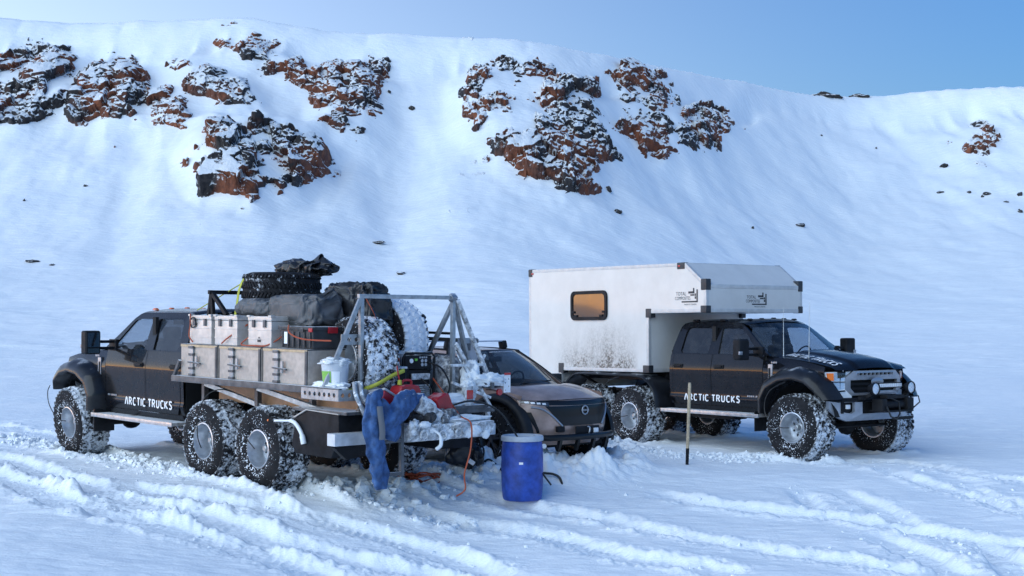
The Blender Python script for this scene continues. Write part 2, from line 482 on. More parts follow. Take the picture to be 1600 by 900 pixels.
# wheel tracks and shoved-up snow: (points in frame columns/rows on the flat, half width, depth, lumpiness)
TRACKS = [
 ([(-120, 688), (0, 716), (90, 742), (172, 768), (280, 797), (400, 833), (520, 865), (640, 893), (760, 922)], 0.22, 0.15, 1.0),
 ([(-120, 716), (0, 745), (90, 775), (172, 800), (260, 822), (340, 842), (480, 890), (560, 920)], 0.24, 0.14, 0.7),
 ([(180, 752), (240, 764), (340, 783), (440, 804), (540, 826), (640, 849), (740, 884), (800, 910)], 0.20, 0.14, 0.9),
 ([(650, 768), (705, 779), (760, 786), (830, 796), (905, 806), (982, 820), (1100, 843), (1150, 850), (1300, 872), (1424, 893), (1500, 910)], 0.19, 0.13, 0.9),
 ([(480, 772), (560, 789), (630, 803), (695, 816), (830, 834), (965, 864), (1100, 885), (1180, 905)], 0.22, 0.14, 1.0),
 ([(1000, 770), (1060, 778), (1150, 792), (1225, 800), (1300, 808), (1450, 831), (1600, 853), (1720, 872)], 0.19, 0.13, 0.9),
 ([(1240, 762), (1262, 778), (1284, 802)], 0.12, 0.12, 0.6),
 ([(1290, 764), (1320, 774), (1360, 790), (1402, 814), (1440, 834)], 0.17, 0.12, 0.6),
 ([(1380, 732), (1424, 746), (1525, 777), (1600, 802), (1700, 836)], 0.15, 0.10, 1.0),
 ([(1340, 836), (1400, 850), (1480, 884), (1520, 905)], 0.2, 0.15, 0.8),
 ([(1500, 840), (1545, 858), (1600, 897), (1620, 915)], 0.2, 0.15, 0.8),
 ([(1170, 722), (1290, 726), (1400, 722), (1520, 742), (1640, 760)], 0.2, 0.07, 1.0),
 ([(1500, 752), (1560, 780), (1640, 800)], 0.16, 0.07, 1.0),
 ([(-60, 650), (0, 668), (80, 682), (140, 690)], 0.26, 0.06, 0.6),
]
# rubble banks: centre line, half width (m), height (m)
BANKS = [
 ([(-60, 690), (20, 690), (90, 704), (150, 716), (220, 727), (288, 740), (360, 750), (440, 764), (500, 778), (560, 790), (640, 808), (700, 818)], 0.45, 0.11),
 ([(640, 745), (700, 752), (760, 752), (800, 742), (860, 722), (905, 712), (950, 702), (985, 706)], 0.50, 0.15),
 ([(1010, 712), (1060, 712), (1120, 716), (1200, 722)], 0.5, 0.06),
 ([(560, 780), (610, 775), (660, 765), (700, 757)], 0.5, 0.10),
]

def px_ground(px, py):
    """column/row -> point on the near ground"""
    dx, dz = (px - 800) / FOC, (ROW_H - py) / FOC
    Y = 18.0
    for _ in range(60):
        z = float(near_ground(np.array([dx * Y]), np.array([Y]))[0])
        Y2 = (z - CAM_H) / dz
        Y = 0.5 * Y + 0.5 * Y2
    return dx * Y, Y, z

def px_snow(px, py):
    """column/row -> first point of the finished snow surface on that line of sight"""
    dx, dz = (px - 800) / FOC, (ROW_H - py) / FOC
    Y = np.linspace(12.0, 32.0, 2400); g = ground_z(dx * Y, Y); hit = np.nonzero(g >= CAM_H + dz * Y)[0]
    i = hit[0] if len(hit) else len(Y) - 1
    return dx * Y[i], Y[i], g[i]

def densify(pts, step=0.12):
    out = []
    P = [Vector(px_ground(*p)[:2]) for p in pts]
    n = len(P)
    for i in range(n - 1):
        p0, p1, p2, p3 = P[max(i - 1, 0)], P[i], P[i + 1], P[min(i + 2, n - 1)]
        k = max(2, int((p2 - p1).length / step))
        for j in range(k):
            t = j / k
            out.append(0.5 * ((2 * p1) + (p2 - p0) * t + (2 * p0 - 5 * p1 + 4 * p2 - p3) * t * t + (3 * p1 - p0 - 3 * p2 + p3) * t ** 3))
    out.append(P[-1]); return np.array([(p.x, p.y) for p in out])

TR = [(densify(p), w, d, l) for p, w, d, l in TRACKS]
BK = [(densify(p, 0.2), w, h) for p, w, h in BANKS]

def line_dist(X, Y, L, reach):
    """signed side distance and running length to a dense polyline (only near it)"""
    best = np.full(X.shape, 9.0); sgn = np.zeros(X.shape); run = np.zeros(X.shape)
    lo = L.min(0) - reach; hi = L.max(0) + reach
    idx = np.nonzero((X > lo[0]) & (X < hi[0]) & (Y > lo[1]) & (Y < hi[1]))[0]
    if len(idx) == 0: return best, sgn, run
    x, y = X[idx], Y[idx]; b = np.full(x.shape, 9.0); sg = np.zeros(x.shape); rn = np.zeros(x.shape)
    seg = np.diff(L, axis=0); ln = np.hypot(seg[:, 0], seg[:, 1]); cum = np.concatenate([[0], np.cumsum(ln)])
    for i in range(len(seg)):
        ex, ey = seg[i]; l2 = ex * ex + ey * ey + 1e-12
        m = (np.abs(x - L[i, 0]) < reach + 0.3) & (np.abs(y - L[i, 1]) < reach + 0.3)
        if not m.any(): continue
        xm, ym = x[m], y[m]
        t = np.clip(((xm - L[i, 0]) * ex + (ym - L[i, 1]) * ey) / l2, 0, 1)
        d = np.hypot(xm - L[i, 0] - t * ex, ym - L[i, 1] - t * ey)
        s = np.sign(ex * (ym - L[i, 1]) - ey * (xm - L[i, 0]))
        bm_ = b[m]; nw = d < bm_
        bm_[nw] = d[nw]; b[m] = bm_
        sm = sg[m]; sm[nw] = s[nw]; sg[m] = sm
        rm = rn[m]; rm[nw] = cum[i] + t[nw] * ln[i]; rn[m] = rm
    best[idx] = b; sgn[idx] = sg; run[idx] = rn
    return best, sgn, run

def near_relief(X, Y):
    X = X.ravel(); Y = Y.ravel(); h = np.zeros(X.shape)
    near = Y < 34
    # wind crust (sastrugi)
    wx = X * 0.9 + Y * 0.35
    sas = np.maximum(0, fbm2(wx * 0.5 + 20, Y * 1.9 - X * 0.5, 4)) 
    calm = 0.35 + 0.65 * sstep(-0.25, 0.35, fbm2(X * 0.16 + 9, Y * 0.16, 2))
    h += 0.055 * sas * calm + 0.012 * fbm2(X * 1.3, Y * 2.6, 3)
    lumps = np.zeros(X.shape)
    for L, w, d, lm in TR:
        dist, sg, run = line_dist(X, Y, L, 0.95)
        m = dist < 0.95
        if not m.any(): continue
        x, y = X[m], Y[m]; q = dist[m] * sg[m]; r = run[m]
        wob = 0.09 * fbm2(r * 0.7 + 3, r * 0 + w * 50, 4, 0.6) + 0.05 * fbm2(x * 3.1, y * 3.1, 3); q = q + wob
        prof = -0.62 * d * sstep(w + 0.09, w - 0.06, np.abs(q))
        ber = np.exp(-((np.abs(q) - w - 0.12) / 0.11) ** 2)
        v1, cv, ed = voro2(x * 7.0 + 31, y * 7.0); v2, cv2, ed2 = voro2(x * 15.0, y * 15.0 + 5)
        ragged = np.maximum(-0.2, 0.55 + 1.0 * fbm2(x * 1.6, y * 1.6, 4, 0.6)) * (0.35 + 0.9 * sstep(-0.3, 0.4, fbm2(r * 0.35 + w * 9, r * 0 + d * 70, 2)))
        v3_, c3_, e3_ = voro2(x * 27.0 + 4, y * 27.0)
        prof += ber * (0.030 * ragged + 0.62 * lm * (0.05 * (0.5 - v1) * (cv > 0.45) + 0.040 * (0.45 - v2) * (cv2 > 0.3) + 0.018 * (0.45 - v3_)))
        # tread prints in the floor
        fl = sstep(w, w - 0.05, np.abs(q))
        prof += fl * sstep(w, w - 0.12, np.abs(q)) * 0.014 * np.sin(r * 2 * math.pi / 0.115 + 9 * np.abs(q)) * (0.4 + fbm2(x * 1.1, y * 1.1, 2)) + fl * 0.012 * fbm2(x * 9, y * 9, 2)
        end = sstep(0, 0.5, r) * sstep(r.max(), r.max() - 0.5, r)
        h[m] += prof * end
    for L, w, hh in BK:
        dist, sg, run = line_dist(X, Y, L, 1.3)
        m = dist < 1.3
        if not m.any(): continue
        x, y = X[m], Y[m]
        env = np.exp(-(dist[m] / w) ** 2) * (0.6 + 0.6 * fbm2(x * 0.9, y * 0.9, 3))
        v1, cv, ed = voro2(x * 5.0 + 3, y * 5.0); v2, cv2, e2 = voro2(x * 11.0, y * 11.0 + 5); v3, c3, e3 = voro2(x * 22.0, y * 22.0)
        lh = min(hh, 0.13)
        h[m] += env * (hh * 0.75 + lh * (1.3 * np.sqrt(np.maximum(0.0, 0.62 - v1)) * cv - 0.45 + 0.7 * (0.5 - v2) * cv2 + 0.3 * (0.5 - v3)))
    for (tx, ty, hx, hy, back, zb) in TYRES:
        dx, dy = X - tx, Y - ty; a = dx * hx + dy * hy; b = np.abs(-dx * hy + dy * hx)
        m = (a > -back - 0.5) & (a < 0.75) & (b < 0.75)
        if not m.any(): continue
        am, bm_ = a[m], b[m]
        inn = sstep(0.32, 0.24, bm_) * sstep(0.5, 0.3, am) * sstep(-back - 0.4, -back + 0.2, am)
        v1, cv, ed = voro2(X[m] * 9 + 3, Y[m] * 9)
        rim = np.exp(-((bm_ - 0.36) / 0.09) ** 2) * sstep(0.62, 0.3, am) * sstep(-back - 0.4, -back + 0.2, am) + np.exp(-((am - 0.55) / 0.1) ** 2) * sstep(0.4, 0.25, bm_)
        h[m] = h[m] * (1 - inn) - 0.02 * inn + rim * (0.05 + 0.07 * (0.6 - v1) * cv)
    return h

def ground_z(X, Y):
    """full ground height at points (arrays)"""
    X = np.asarray(X, float); Y = np.asarray(Y, float); sh = X.shape
    X = X.ravel(); Y = Y.ravel()
    hz = hill_z(X, Y); z = hz + near_ground(X, Y) * sstep(46, 26, Y)
    z = z + hill_relief(X, Y, z) * sstep(34, 60, Y)
    nr = np.zeros(X.shape); m = Y < 48
    if m.any(): nr[m] = near_relief(X[m], Y[m]) * sstep(48, 38, Y[m])
    return (z + nr).reshape(sh)

def gz(x, y): return float(ground_z(np.array([x]), np.array([y]))[0])

def grid_mesh(name, X, Y, Z):
    nv, nu = X.shape
    me = bpy.data.meshes.new(name)
    co = np.stack([X, Y, Z], -1).reshape(-1, 3).astype(np.float32)
    i = np.arange((nv - 1) * (nu - 1)); r, c = i // (nu - 1), i % (nu - 1); a = r * nu + c
    q = np.stack([a, a + 1, a + nu + 1, a + nu], 1).astype(np.int32)
    me.vertices.add(len(co)); me.vertices.foreach_set('co', co.ravel())
    me.loops.add(q.size); me.loops.foreach_set('vertex_index', q.ravel())
    me.polygons.add(len(q)); me.polygons.foreach_set('loop_start', np.arange(0, q.size, 4, dtype=np.int32)); me.polygons.foreach_set('loop_total', np.full(len(q), 4, dtype=np.int32))
    me.polygons.foreach_set('use_smooth', np.ones(len(q), bool))
    me.update(); me.validate(); return me

def snow_mat(name, fine=1.0, amt=0.75):
    m = bpy.data.materials.new(name); m.use_nodes = True
    nt = m.node_tree; p = nt.nodes['Principled BSDF']
    pos = nd(nt, 'ShaderNodeNewGeometry').outputs['Position']
    p.inputs['Roughness'].default_value = 0.62
    p.inputs['Specular IOR Level'].default_value = 0.35
    p.inputs['Sheen Weight'].default_value = 0.15
    nt.links.new(mix_col(nt, ramp(nt, noise(nt, 0.35, 5, 0.6, pos), 0.3, 0.7), (0.84, 0.88, 0.91), (0.91, 0.93, 0.94)), p.inputs['Base Color'])
    mp = nd(nt, 'ShaderNodeMapping'); mp.inputs['Scale'].default_value = (1.0, 2.4, 1.0); mp.inputs['Rotation'].default_value = (0, 0, R(14)); nt.links.new(pos, mp.inputs[0])
    b1 = nd(nt, 'ShaderNodeBump', ins={'Strength': amt, 'Distance': 0.06 * fine}); nt.links.new(noise(nt, 2.6 / fine, 7, 0.62, mp.outputs[0]), b1.inputs['Height'])
    b2 = nd(nt, 'ShaderNodeBump', ins={'Strength': 0.55, 'Distance': 0.010 * fine}); nt.links.new(noise(nt, 34.0 / fine, 4, 0.6, pos), b2.inputs['Height'])
    nt.links.new(b1.outputs[0], b2.inputs['Normal']); nt.links.new(b2.outputs[0], p.inputs['Normal'])
    return m

M_SNOW = snow_mat('snow')
M_HILLSNOW = snow_mat('hill_snow', 3.2, 0.6)
M_CHUNK = snow_mat('snow_chunks', 0.6)
# ------------------------------------------------------------------ where the vehicles stand
A_POSE = (-6.10, 22.1, 0.13, -0.762, 0.014)
B_POSE = (5.50, 22.75, -0.03, 2.526, 0.007)
C_POSE = (0.43, 20.25, 0.02, 2.36, 0.0)
for (X_, Y_, z_, yaw_, p_), axles, half in ((A_POSE, (0.1, -3.98, -5.33), 0.99), (B_POSE, (0.1, -3.98, -5.33), 0.99), (C_POSE, (0.0, -2.775), 0.87)):
    hx_, hy_ = math.sin(yaw_), math.cos(yaw_)
    for ax_ in axles:
        for s_ in (1, -1):
            zb_ = z_ + ax_ * p_ - 0.045
            TYRES.append((X_ + hx_ * ax_ - hy_ * half * s_, Y_ + hy_ * ax_ + hx_ * half * s_, hx_, hy_, 1.0 if ax_ > -1 else 1.3, zb_))
def _carp(x, y): X_, Y_, z_, yaw_, p_ = C_POSE; hx_, hy_ = math.sin(yaw_), math.cos(yaw_); return (X_ + hx_ * x - hy_ * y, Y_ + hy_ * x + hx_ * y)
def _dens(P, step=0.12):
    out = []
    for a_, b_ in zip(P[:-1], P[1:]):
        n_ = max(2, int(math.hypot(b_[0] - a_[0], b_[1] - a_[1]) / step)); out += [(lerp(a_[0], b_[0], k_ / n_), lerp(a_[1], b_[1], k_ / n_)) for k_ in range(n_)]
    return np.array(out + [P[-1]])
BK.append((_dens([_carp(0.35, -1.35), _carp(0.8, -1.15), _carp(1.12, -0.7), _carp(1.2, 0), _carp(1.12, 0.7), _carp(0.7, 1.15), _carp(0.0, 1.3)]), 0.38, 0.34))
BK.append((_dens([_carp(0.6, -0.6), _carp(0.7, 0), _carp(0.6, 0.6)]), 0.40, 0.28))
# ------------------------------------------------------------------ ground and hill meshes
def polar(u0, u1, nu, d0, d1, nv):
    u = np.linspace(u0, u1, nu); d = np.geomspace(d0, d1, nv)
    U, D = np.meshgrid(u, d); return U * D, D
X, Y = polar(-0.50, 0.50, 880, 11.0, 42.0, 720)
structure(link('snow_ground', grid_mesh('snow_ground', X, Y, ground_z(X, Y)), M_SNOW))
X, Y = polar(-0.62, 0.62, 720, 41.6, 240.0, 480)
Z = ground_z(X, Y); Z[0] -= 0.05
structure(link('snow_hill', grid_mesh('snow_hill', X, Y, Z), M_HILLSNOW))
# the open snowfield all round, to the horizon
th = np.linspace(-math.pi, math.pi, 181); rr_ = np.geomspace(0.5, 9000, 60)
T, D = np.meshgrid(th, rr_)
X, Y = np.sin(T) * D, np.cos(T) * D
Z = -1.25 + 0.25 * fbm2(X * 0.02, Y * 0.02, 3) - 0.0 * D
structure(link('snow_field', grid_mesh('snow_field', X, Y, Z), M_HILLSNOW))
# far hills across the plain, opposite the cliff
th = np.linspace(R(-165), R(-52), 240); T, S = np.meshgrid(th, np.linspace(0, 1, 14))
hgt = 46 + 60 * fbm2(T * 5.0, T * 0 + 3, 4) + 10 * fbm2(T * 40.0, T * 0, 3)
D = 2600 + 900 * S
X, Y = np.sin(T) * D, np.cos(T) * D
Z = -3 + np.maximum(hgt, 12) * S ** 0.8
structure(link('far_hills', grid_mesh('far_hills', X, Y, Z), M_HILLSNOW))

# ------------------------------------------------------------------ crags
def rock_mat():
    m = bpy.data.materials.new('crag_rock'); m.use_nodes = True
    nt = m.node_tree; p = nt.nodes['Principled BSDF']
    g = nd(nt, 'ShaderNodeNewGeometry'); pos = g.outputs['Position']
    red = mix_col(nt, ramp(nt, noise(nt, 0.9, 5, 0.65, pos), 0.35, 0.65), (0.085, 0.026, 0.014), (0.25, 0.078, 0.034))
    dark = mix_col(nt, ramp(nt, noise(nt, 1.6, 5, 0.65, pos), 0.35, 0.65), (0.014, 0.013, 0.016), (0.05, 0.042, 0.042))
    c = mix_col(nt, ramp(nt, noise(nt, 0.16, 3, 0.6, pos, 0.6), 0.44, 0.56), dark, red)
    s = nd(nt, 'ShaderNodeSeparateXYZ'); nt.links.new(g.outputs['Normal'], s.inputs[0])
    up = math_node(nt, 'ADD', s.outputs[2], math_node(nt, 'MULTIPLY', math_node(nt, 'SUBTRACT', noise(nt, 0.8, 6, 0.68, pos), 0.5), 1.5))
    f1 = ramp(nt, up, 0.50, 0.58)
    f2 = ramp(nt, noise(nt, 1.1, 6, 0.74, pos), 0.60, 0.64)
    c = mix_col(nt, math_node(nt, 'MAXIMUM', f1, math_node(nt, 'MULTIPLY', f2, 0.85)), c, SNOW)
    nt.links.new(c, p.inputs['Base Color']); p.inputs['Roughness'].default_value = 0.85
    b = nd(nt, 'ShaderNodeBump', ins={'Strength': 0.9, 'Distance': 0.35}); nt.links.new(noise(nt, 1.7, 8, 0.7, pos), b.inputs['Height']); nt.links.new(b.outputs[0], p.inputs['Normal'])
    return m
M_ROCK = rock_mat()

def crag(label, poly, cov, h):
    xs = [p[0] for p in poly]; ys = [p[1] for p in poly]; pad = 12
    u0, u1 = (min(xs) - pad - 800) / FOC, (max(xs) + pad - 800) / FOC
    # distances on the slope that show between the rows
    uc = 0.5 * (u0 + u1); dd = np.linspace(85, 230, 900); zz = hill_z(uc * dd, dd); rw = to_px(uc * dd, dd, zz)[1]
    vis = np.minimum.accumulate(rw); first = np.nonzero(vis <= max(ys) + 30)[0][0]
    lastl = np.nonzero(vis <= min(ys) - 14)[0]; last = lastl[0] if len(lastl) else len(dd) - 1
    row, dr, _ = ridge_of(np.array([uc])); d0, d1 = dd[first] - 2, min(dd[last] + 3, dr[0] + 4)
    nu = int(min(420, (max(xs) - min(xs) + 2 * pad) * 1.1)) ; nv = int(min(360, (d1 - d0) / 0.085))
    u = np.linspace(u0, u1, nu); d = np.linspace(d0, d1, nv); U, D = np.meshgrid(u, d); X, Y = U * D, D
    base = ground_z(X, Y); px, py = to_px(X, Y, base)
    sd = poly_sd(px, py, poly)
    sd = sd + 11 * fbm2(X * 0.35, base * 0.45, 4, 0.6)
    # blocks and ledges, in a frame that follows the face
    a = X * 0.30; b = base * 0.34 + 0.25 * fbm3(X * 0.15, Y * 0.15, base * 0.15, 2)
    v1, c1, e1 = voro2(a + 3.0 * cov, b); v2, c2, e2 = voro2(X * 0.85 + 9, base * 0.95 + 2); v3, c3, e3 = voro2(X * 2.1, base * 2.4)
    f = fbm3(X * 0.22, Y * 0.22, base * 0.30, 5, 0.55)
    rock = (c1 - 0.5) * 1.5 + (c2 - 0.5) * 0.85 + (c3 - 0.5) * 0.28 + 0.75 * f - 0.25 * np.exp(-(e1 / 0.08) ** 2) - 0.2 * np.exp(-(e2 / 0.1) ** 2)
    ins = sstep(15, -16, sd)
    lvl = (cov - 0.5) * 2.4 - 0.0
    lift = rock * 0.9 + lvl + 0.9 * fbm3(X * 0.07 + 3, Y * 0.07, base * 0.10, 2) - 2.0 * (1 - ins)
    lift = np.where(lift > 0, np.minimum(lift, 1.3) * (0.45 + 0.35 * h), lift)
    # push out of the slope towards the plain as well as up, so faces stand steep
    out = np.clip(lift, -0.6, 3.0)
    Z = base + 0.55 * lift
    Y2 = Y - 0.75 * out * np.minimum(1, ins * 2)
    X2 = X + 0.2 * ins * fbm3(X * 1.2, Y * 1.2, base * 1.2, 2)
    # drop cells that stay well under the snow
    me = grid_mesh('rock_outcrop', X2, Y2, Z)
    bm = bmesh.new(); bm.from_mesh(me); lf = lift.ravel(); bm.verts.ensure_lookup_table()
    dead = [f_ for f_ in bm.faces if max(lf[v.index] for v in f_.verts) < -0.35]
    bmesh.ops.delete(bm, geom=dead, context='FACES'); bm.to_mesh(me); bm.free()
    o = link('rock_outcrop', me, M_ROCK); tag(o, label, 'rock', 'rock outcrops on the hill')
    return o
for a_ in OUTCROPS: crag(*a_)

# loose stones poking out of the snow
def px_hill(px, py):
    d = np.linspace(40, 225, 4000); u = (px - 800) / FOC; z = ground_z(u * d, d); r = to_px(u * d, d, z)[1]
    i = np.nonzero(r <= py)[0]; i = i[0] if len(i) else len(d) - 1
    return u * d[i], d[i], z[i]
M_STONE = mat('loose_stone', (0.03, 0.027, 0.027), 0.9, var=0.8, vscale=1.5, up=0.9, sscale=2.5, upth=0.75)
def stone(px, py, w, hgt, label, seed, name='stone'):
    x, y, z = px_hill(px, py); sc = y / FOC
    bm = bmesh.new(); bmesh.ops.create_icosphere(bm, subdivisions=3, radius=1.0)
    P = np.array([v.co[:] for v in bm.verts]); n = fbm3(P[:, 0] * 0.9 + seed * 7.1, P[:, 1] * 0.9, P[:, 2] * 0.9 + seed, 4, 0.6)
    for v, k in zip(bm.verts, n): v.co = v.co * (1 + 0.55 * k)
    me = bpy.data.meshes.new(name); bm.to_mesh(me); bm.free()
    o = link(name, me, M_STONE); o.location = (x, y, z + 0.05 * hgt * sc); o.scale = (w * sc * 0.5, w * sc * 0.35, hgt * sc * 0.62); o.rotation_euler = (0, 0.1 * math.sin(seed * 3), seed)
    return tag(o, label, 'stone', 'stones showing through the snow slope')
STONES = [
 (965, 332, 15, 7, 'angular dark stone lying alone below the biggest red crag'),
 (951, 298, 13, 9, 'dark stone at the very foot of the biggest red crag'),
 (1250, 353, 14, 6, 'flat dark stone on the right slope above the camper roof'),
 (1176, 357, 5, 4, 'tiny dark stone just left of the flat stone above the camper'),
 (627, 428, 20, 6, 'low dark stone on the slope right of the black bag'),
 (590, 380, 22, 4, 'thin streak of dark stones high above the rear cargo rack'),
 (52, 409, 22, 4, 'low stone at the far left of the slope'),
 (82, 414, 12, 3, 'small flat stone second from the left edge of the slope'),
 (643, 170, 10, 7, 'small dark stone alone in the middle of the snow gully'),
 (1476, 260, 15, 6, 'split dark stone below the right snow hollow'),
 (1514, 301, 8, 4, 'leftmost stone of the loose group near the right edge'),
 (1541, 304, 12, 5, 'widest stone of the loose group near the right edge'),
 (1594, 305, 9, 6, 'stone at the right edge of the frame, upper one'),
 (1594, 331, 11, 5, 'stone at the right edge of the frame, lower one'),
 (1468, 301, 12, 3, 'faint flat stone half buried below the split stone'),
 (1535, 308, 6, 4, 'tiny stone tucked under the widest stone at right'),
 (1369, 232, 4, 3, 'speck of stone in the bowl below the ridge dip'),
 (38, 314, 5, 5, 'tiny stone on the left apron under the frosted crag'),
 (134, 291, 7, 4, 'small stone on the left apron below the red pillar'),
 (1284, 212, 5, 3, 'tiny stone high in the bowl right of the tapering crag'),
 (608, 145, 6, 5, 'tiny stone right of the dark snow-streaked crag'),
 (1572, 316, 8, 3, 'flat stone low in the loose group at the right edge'),
]
for i, (a, b, c, d, l) in enumerate(STONES): stone(a, b, c, d, l, i + 1)
# rocks standing on the skyline
def skyline_rock(px, w, hgt, label, seed):
    u = (px - 800) / FOC; row, d, _ = ridge_of(np.array([u])); d = float(d[0]) + 1.0; sc = d / FOC
    o = stone(px, 160, w, hgt, label, seed); o.location = (u * d, d, gz(u * d, d) + 0.3 * hgt * sc); return o
skyline_rock(1290, 44, 9, 'long black rock on the skyline dip, left of a pair', 41)
skyline_rock(1340, 34, 7, 'long black rock on the skyline dip, right of a pair', 43)
skyline_rock(879, 7, 4, 'tiny rock on the skyline above the biggest red crag', 45)
skyline_rock(987, 7, 5, 'tiny rock on the skyline above the tall black crag', 47)
# ------------------------------------------------------------------ vehicle materials
M_PAINT = mat('black_car_paint', (0.006, 0.0065, 0.009), 0.28, 0.0, 0.45, 0.05, var=0.4, vscale=3.0)
M_PLAST = mat('black_plastic', (0.012, 0.013, 0.016), 0.5, spec=0.12, var=0.6, vscale=5, snow=0.10, sscale=24)
M_FLARE = mat('fender_flare_black', (0.010, 0.011, 0.014), 0.34, coat=0.2, spec=0.25, var=0.6, vscale=4, up=0.35, sscale=6, upth=0.95)
M_DARK = mat('dark_inner', (0.006, 0.006, 0.007), 0.8)
M_CHASSIS = mat('chassis_black', (0.010, 0.010, 0.012), 0.6, spec=0.25, var=0.5, snow=0.18, sscale=20)
M_CHROME = mat('bright_trim', (0.34, 0.36, 0.40), 0.35, 0.5, var=0.15, vscale=8)
M_BUMP = mat('pale_bumper', (0.30, 0.33, 0.38), 0.32, 0.55, coat=0.3, var=0.25, vscale=6, snow=0.08, sscale=30)
M_ALU = mat('aluminium', (0.46, 0.48, 0.50), 0.38, 0.8, var=0.3, vscale=9, snow=0.14, sscale=18)
M_STEELBAR = mat('galvanised_bar', (0.34, 0.36, 0.38), 0.45, 0.7, var=0.35, vscale=12, snow=0.16, sscale=16, up=0.6, upth=0.8)
M_STEP = mat('running_board', (0.42, 0.40, 0.38), 0.5, 0.5, var=0.4, vscale=20, up=0.9, sscale=8, upth=0.7)
M_WHITE = mat('white_decal', (0.82, 0.83, 0.85), 0.5)
M_AMBER = mat('amber_lens', (0.75, 0.16, 0.02), 0.25, coat=0.6)
M_REDLENS = mat('red_lens', (0.45, 0.015, 0.02), 0.25, coat=0.6, snow=0.15, sscale=20)
M_GLASS = glass_mat('side_glass', (0.48, 0.53, 0.58), 0.9, 0.04)
M_GLASSD = glass_mat('tinted_glass', (0.07, 0.08, 0.09), 0.9, 0.04)
M_WSCREEN = glass_mat('windscreen_glass', (0.66, 0.72, 0.78), 0.8, 0.05)
M_LENS = glass_mat('lamp_lens', (0.85, 0.9, 0.95), 1.0)
M_REFLECT = mat('lamp_reflector', (0.78, 0.80, 0.83), 0.3, 0.15, 0.5)
M_SEAT = mat('seat_cloth', (0.035, 0.035, 0.038), 0.9)
M_RUBBER = mat('hose_rubber', (0.012, 0.012, 0.013), 0.5)

def tyre_mat(name, tread, side):
    m = bpy.data.materials.new(name); m.use_nodes = True
    nt = m.node_tree; p = nt.nodes['Principled BSDF']
    tc = nd(nt, 'ShaderNodeTexCoord').outputs['Object']
    s = nd(nt, 'ShaderNodeSeparateXYZ'); nt.links.new(tc, s.inputs[0])
    r = math_node(nt, 'SQRT', math_node(nt, 'ADD', math_node(nt, 'MULTIPLY', s.outputs[0], s.outputs[0]), math_node(nt, 'MULTIPLY', s.outputs[2], s.outputs[2])))
    on = ramp(nt, r, 0.505, 0.535)
    n1 = noise(nt, 17, 6, 0.7, tc)
    big = math_node(nt, 'MULTIPLY', math_node(nt, 'SUBTRACT', noise(nt, 2.6, 3, 0.6, tc), 0.5), 0.55)
    ft = math_node(nt, 'MULTIPLY', ramp(nt, math_node(nt, 'ADD', n1, big), 0.62 - 0.3 * tread, 0.76 - 0.3 * tread), on)
    near = ramp(nt, r, 0.46, 0.27)
    n2 = noise(nt, 42, 2, 0.5, tc)
    th = math_node(nt, 'SUBTRACT', math_node(nt, 'ADD', n2, math_node(nt, 'MULTIPLY', big, 0.5)), math_node(nt, 'SUBTRACT', 0.70 - 0.10 * side, math_node(nt, 'MULTIPLY', near, 0.09)))
    fs = math_node(nt, 'MULTIPLY', ramp(nt, th, 0.0, 0.03), math_node(nt, 'SUBTRACT', 1.0, on))
    f = math_node(nt, 'MAXIMUM', ft, fs)
    base = mix_col(nt, ramp(nt, noise(nt, 7, 4, 0.6, tc), 0.3, 0.7), (0.011, 0.011, 0.013), (0.024, 0.024, 0.027))
    nt.links.new(mix_col(nt, f, base, (0.72, 0.76, 0.82)), p.inputs['Base Color'])
    p.inputs['Roughness'].default_value = 0.8; p.inputs['Specular IOR Level'].default_value = 0.15
    return m
M_TYRE = tyre_mat('tyre_rubber_snow', 0.62, 0.22)
M_TYREW = tyre_mat('tyre_rubber_very_snowy', 0.70, 0.45)
M_TYRED = tyre_mat('tyre_rubber_dry', 0.02, -0.5)
M_RIM = mat('wheel_silver', (0.50, 0.53, 0.57), 0.34, 0.75, coat=0.2, var=0.3, vscale=9, snow=0.22, sscale=11)

def tyre_mesh(RO=0.56, W=0.46, RI=0.235, nl=34, name='tyre'):
    h = W / 2; b = MB(); T = RO - 0.02
    prof = [(RI, -h * 0.84), (RI + 0.03, -h * 0.95), (lerp(RI, T, 0.35), -h * 1.12), (lerp(RI, T, 0.62), -h * 1.13), (T - 0.05, -h * 1.03), (T - 0.012, -h * 0.90), (T, -h * 0.7), (T + 0.004, 0),
            (T, h * 0.7), (T - 0.012, h * 0.90), (T - 0.05, h * 1.03), (lerp(RI, T, 0.62), h * 1.13), (lerp(RI, T, 0.35), h * 1.12), (RI + 0.03, h * 0.95), (RI, h * 0.84), (RI - 0.004, 0)]
    b.lathe(prof, axis='y', n=56, closed=True)
    for k in range(nl):
        for row, (yy, wy, rot, off, ln) in enumerate(((-0.86, 0.30, 0.22, 0.0, 0.60), (-0.30, 0.42, -0.55, 0.5, 0.62), (0.30, 0.42, 0.55, 0.0, 0.62), (0.86, 0.30, -0.22, 0.5, 0.60))):
            a = 2 * math.pi * (k + off) / nl
            rr = T + (0.006 if abs(yy) < 0.5 else -0.010)
            rad = Vector((math.sin(a), 0, math.cos(a))); tan = Vector((math.cos(a), 0, -math.sin(a))); ax = Vector((0, 1, 0))
            if abs(yy) > 0.5:
                tilt = 0.42 * (1 if yy > 0 else -1)
                ax, rad = (ax * math.cos(tilt) - rad * math.sin(tilt)), (rad * math.cos(tilt) + ax * math.sin(tilt))
            t2 = tan * math.cos(rot) + ax * math.sin(rot); a2 = ax * math.cos(rot) - tan * math.sin(rot)
            c = Vector((math.sin(a) * rr, yy * h, math.cos(a) * rr))
            b.box(c, (2 * math.pi * RO / nl * ln, wy * h, 0.034), Matrix((t2, a2, rad)).transposed(), taper=0.86)
    return b.mesh(name, 30, merge=False)

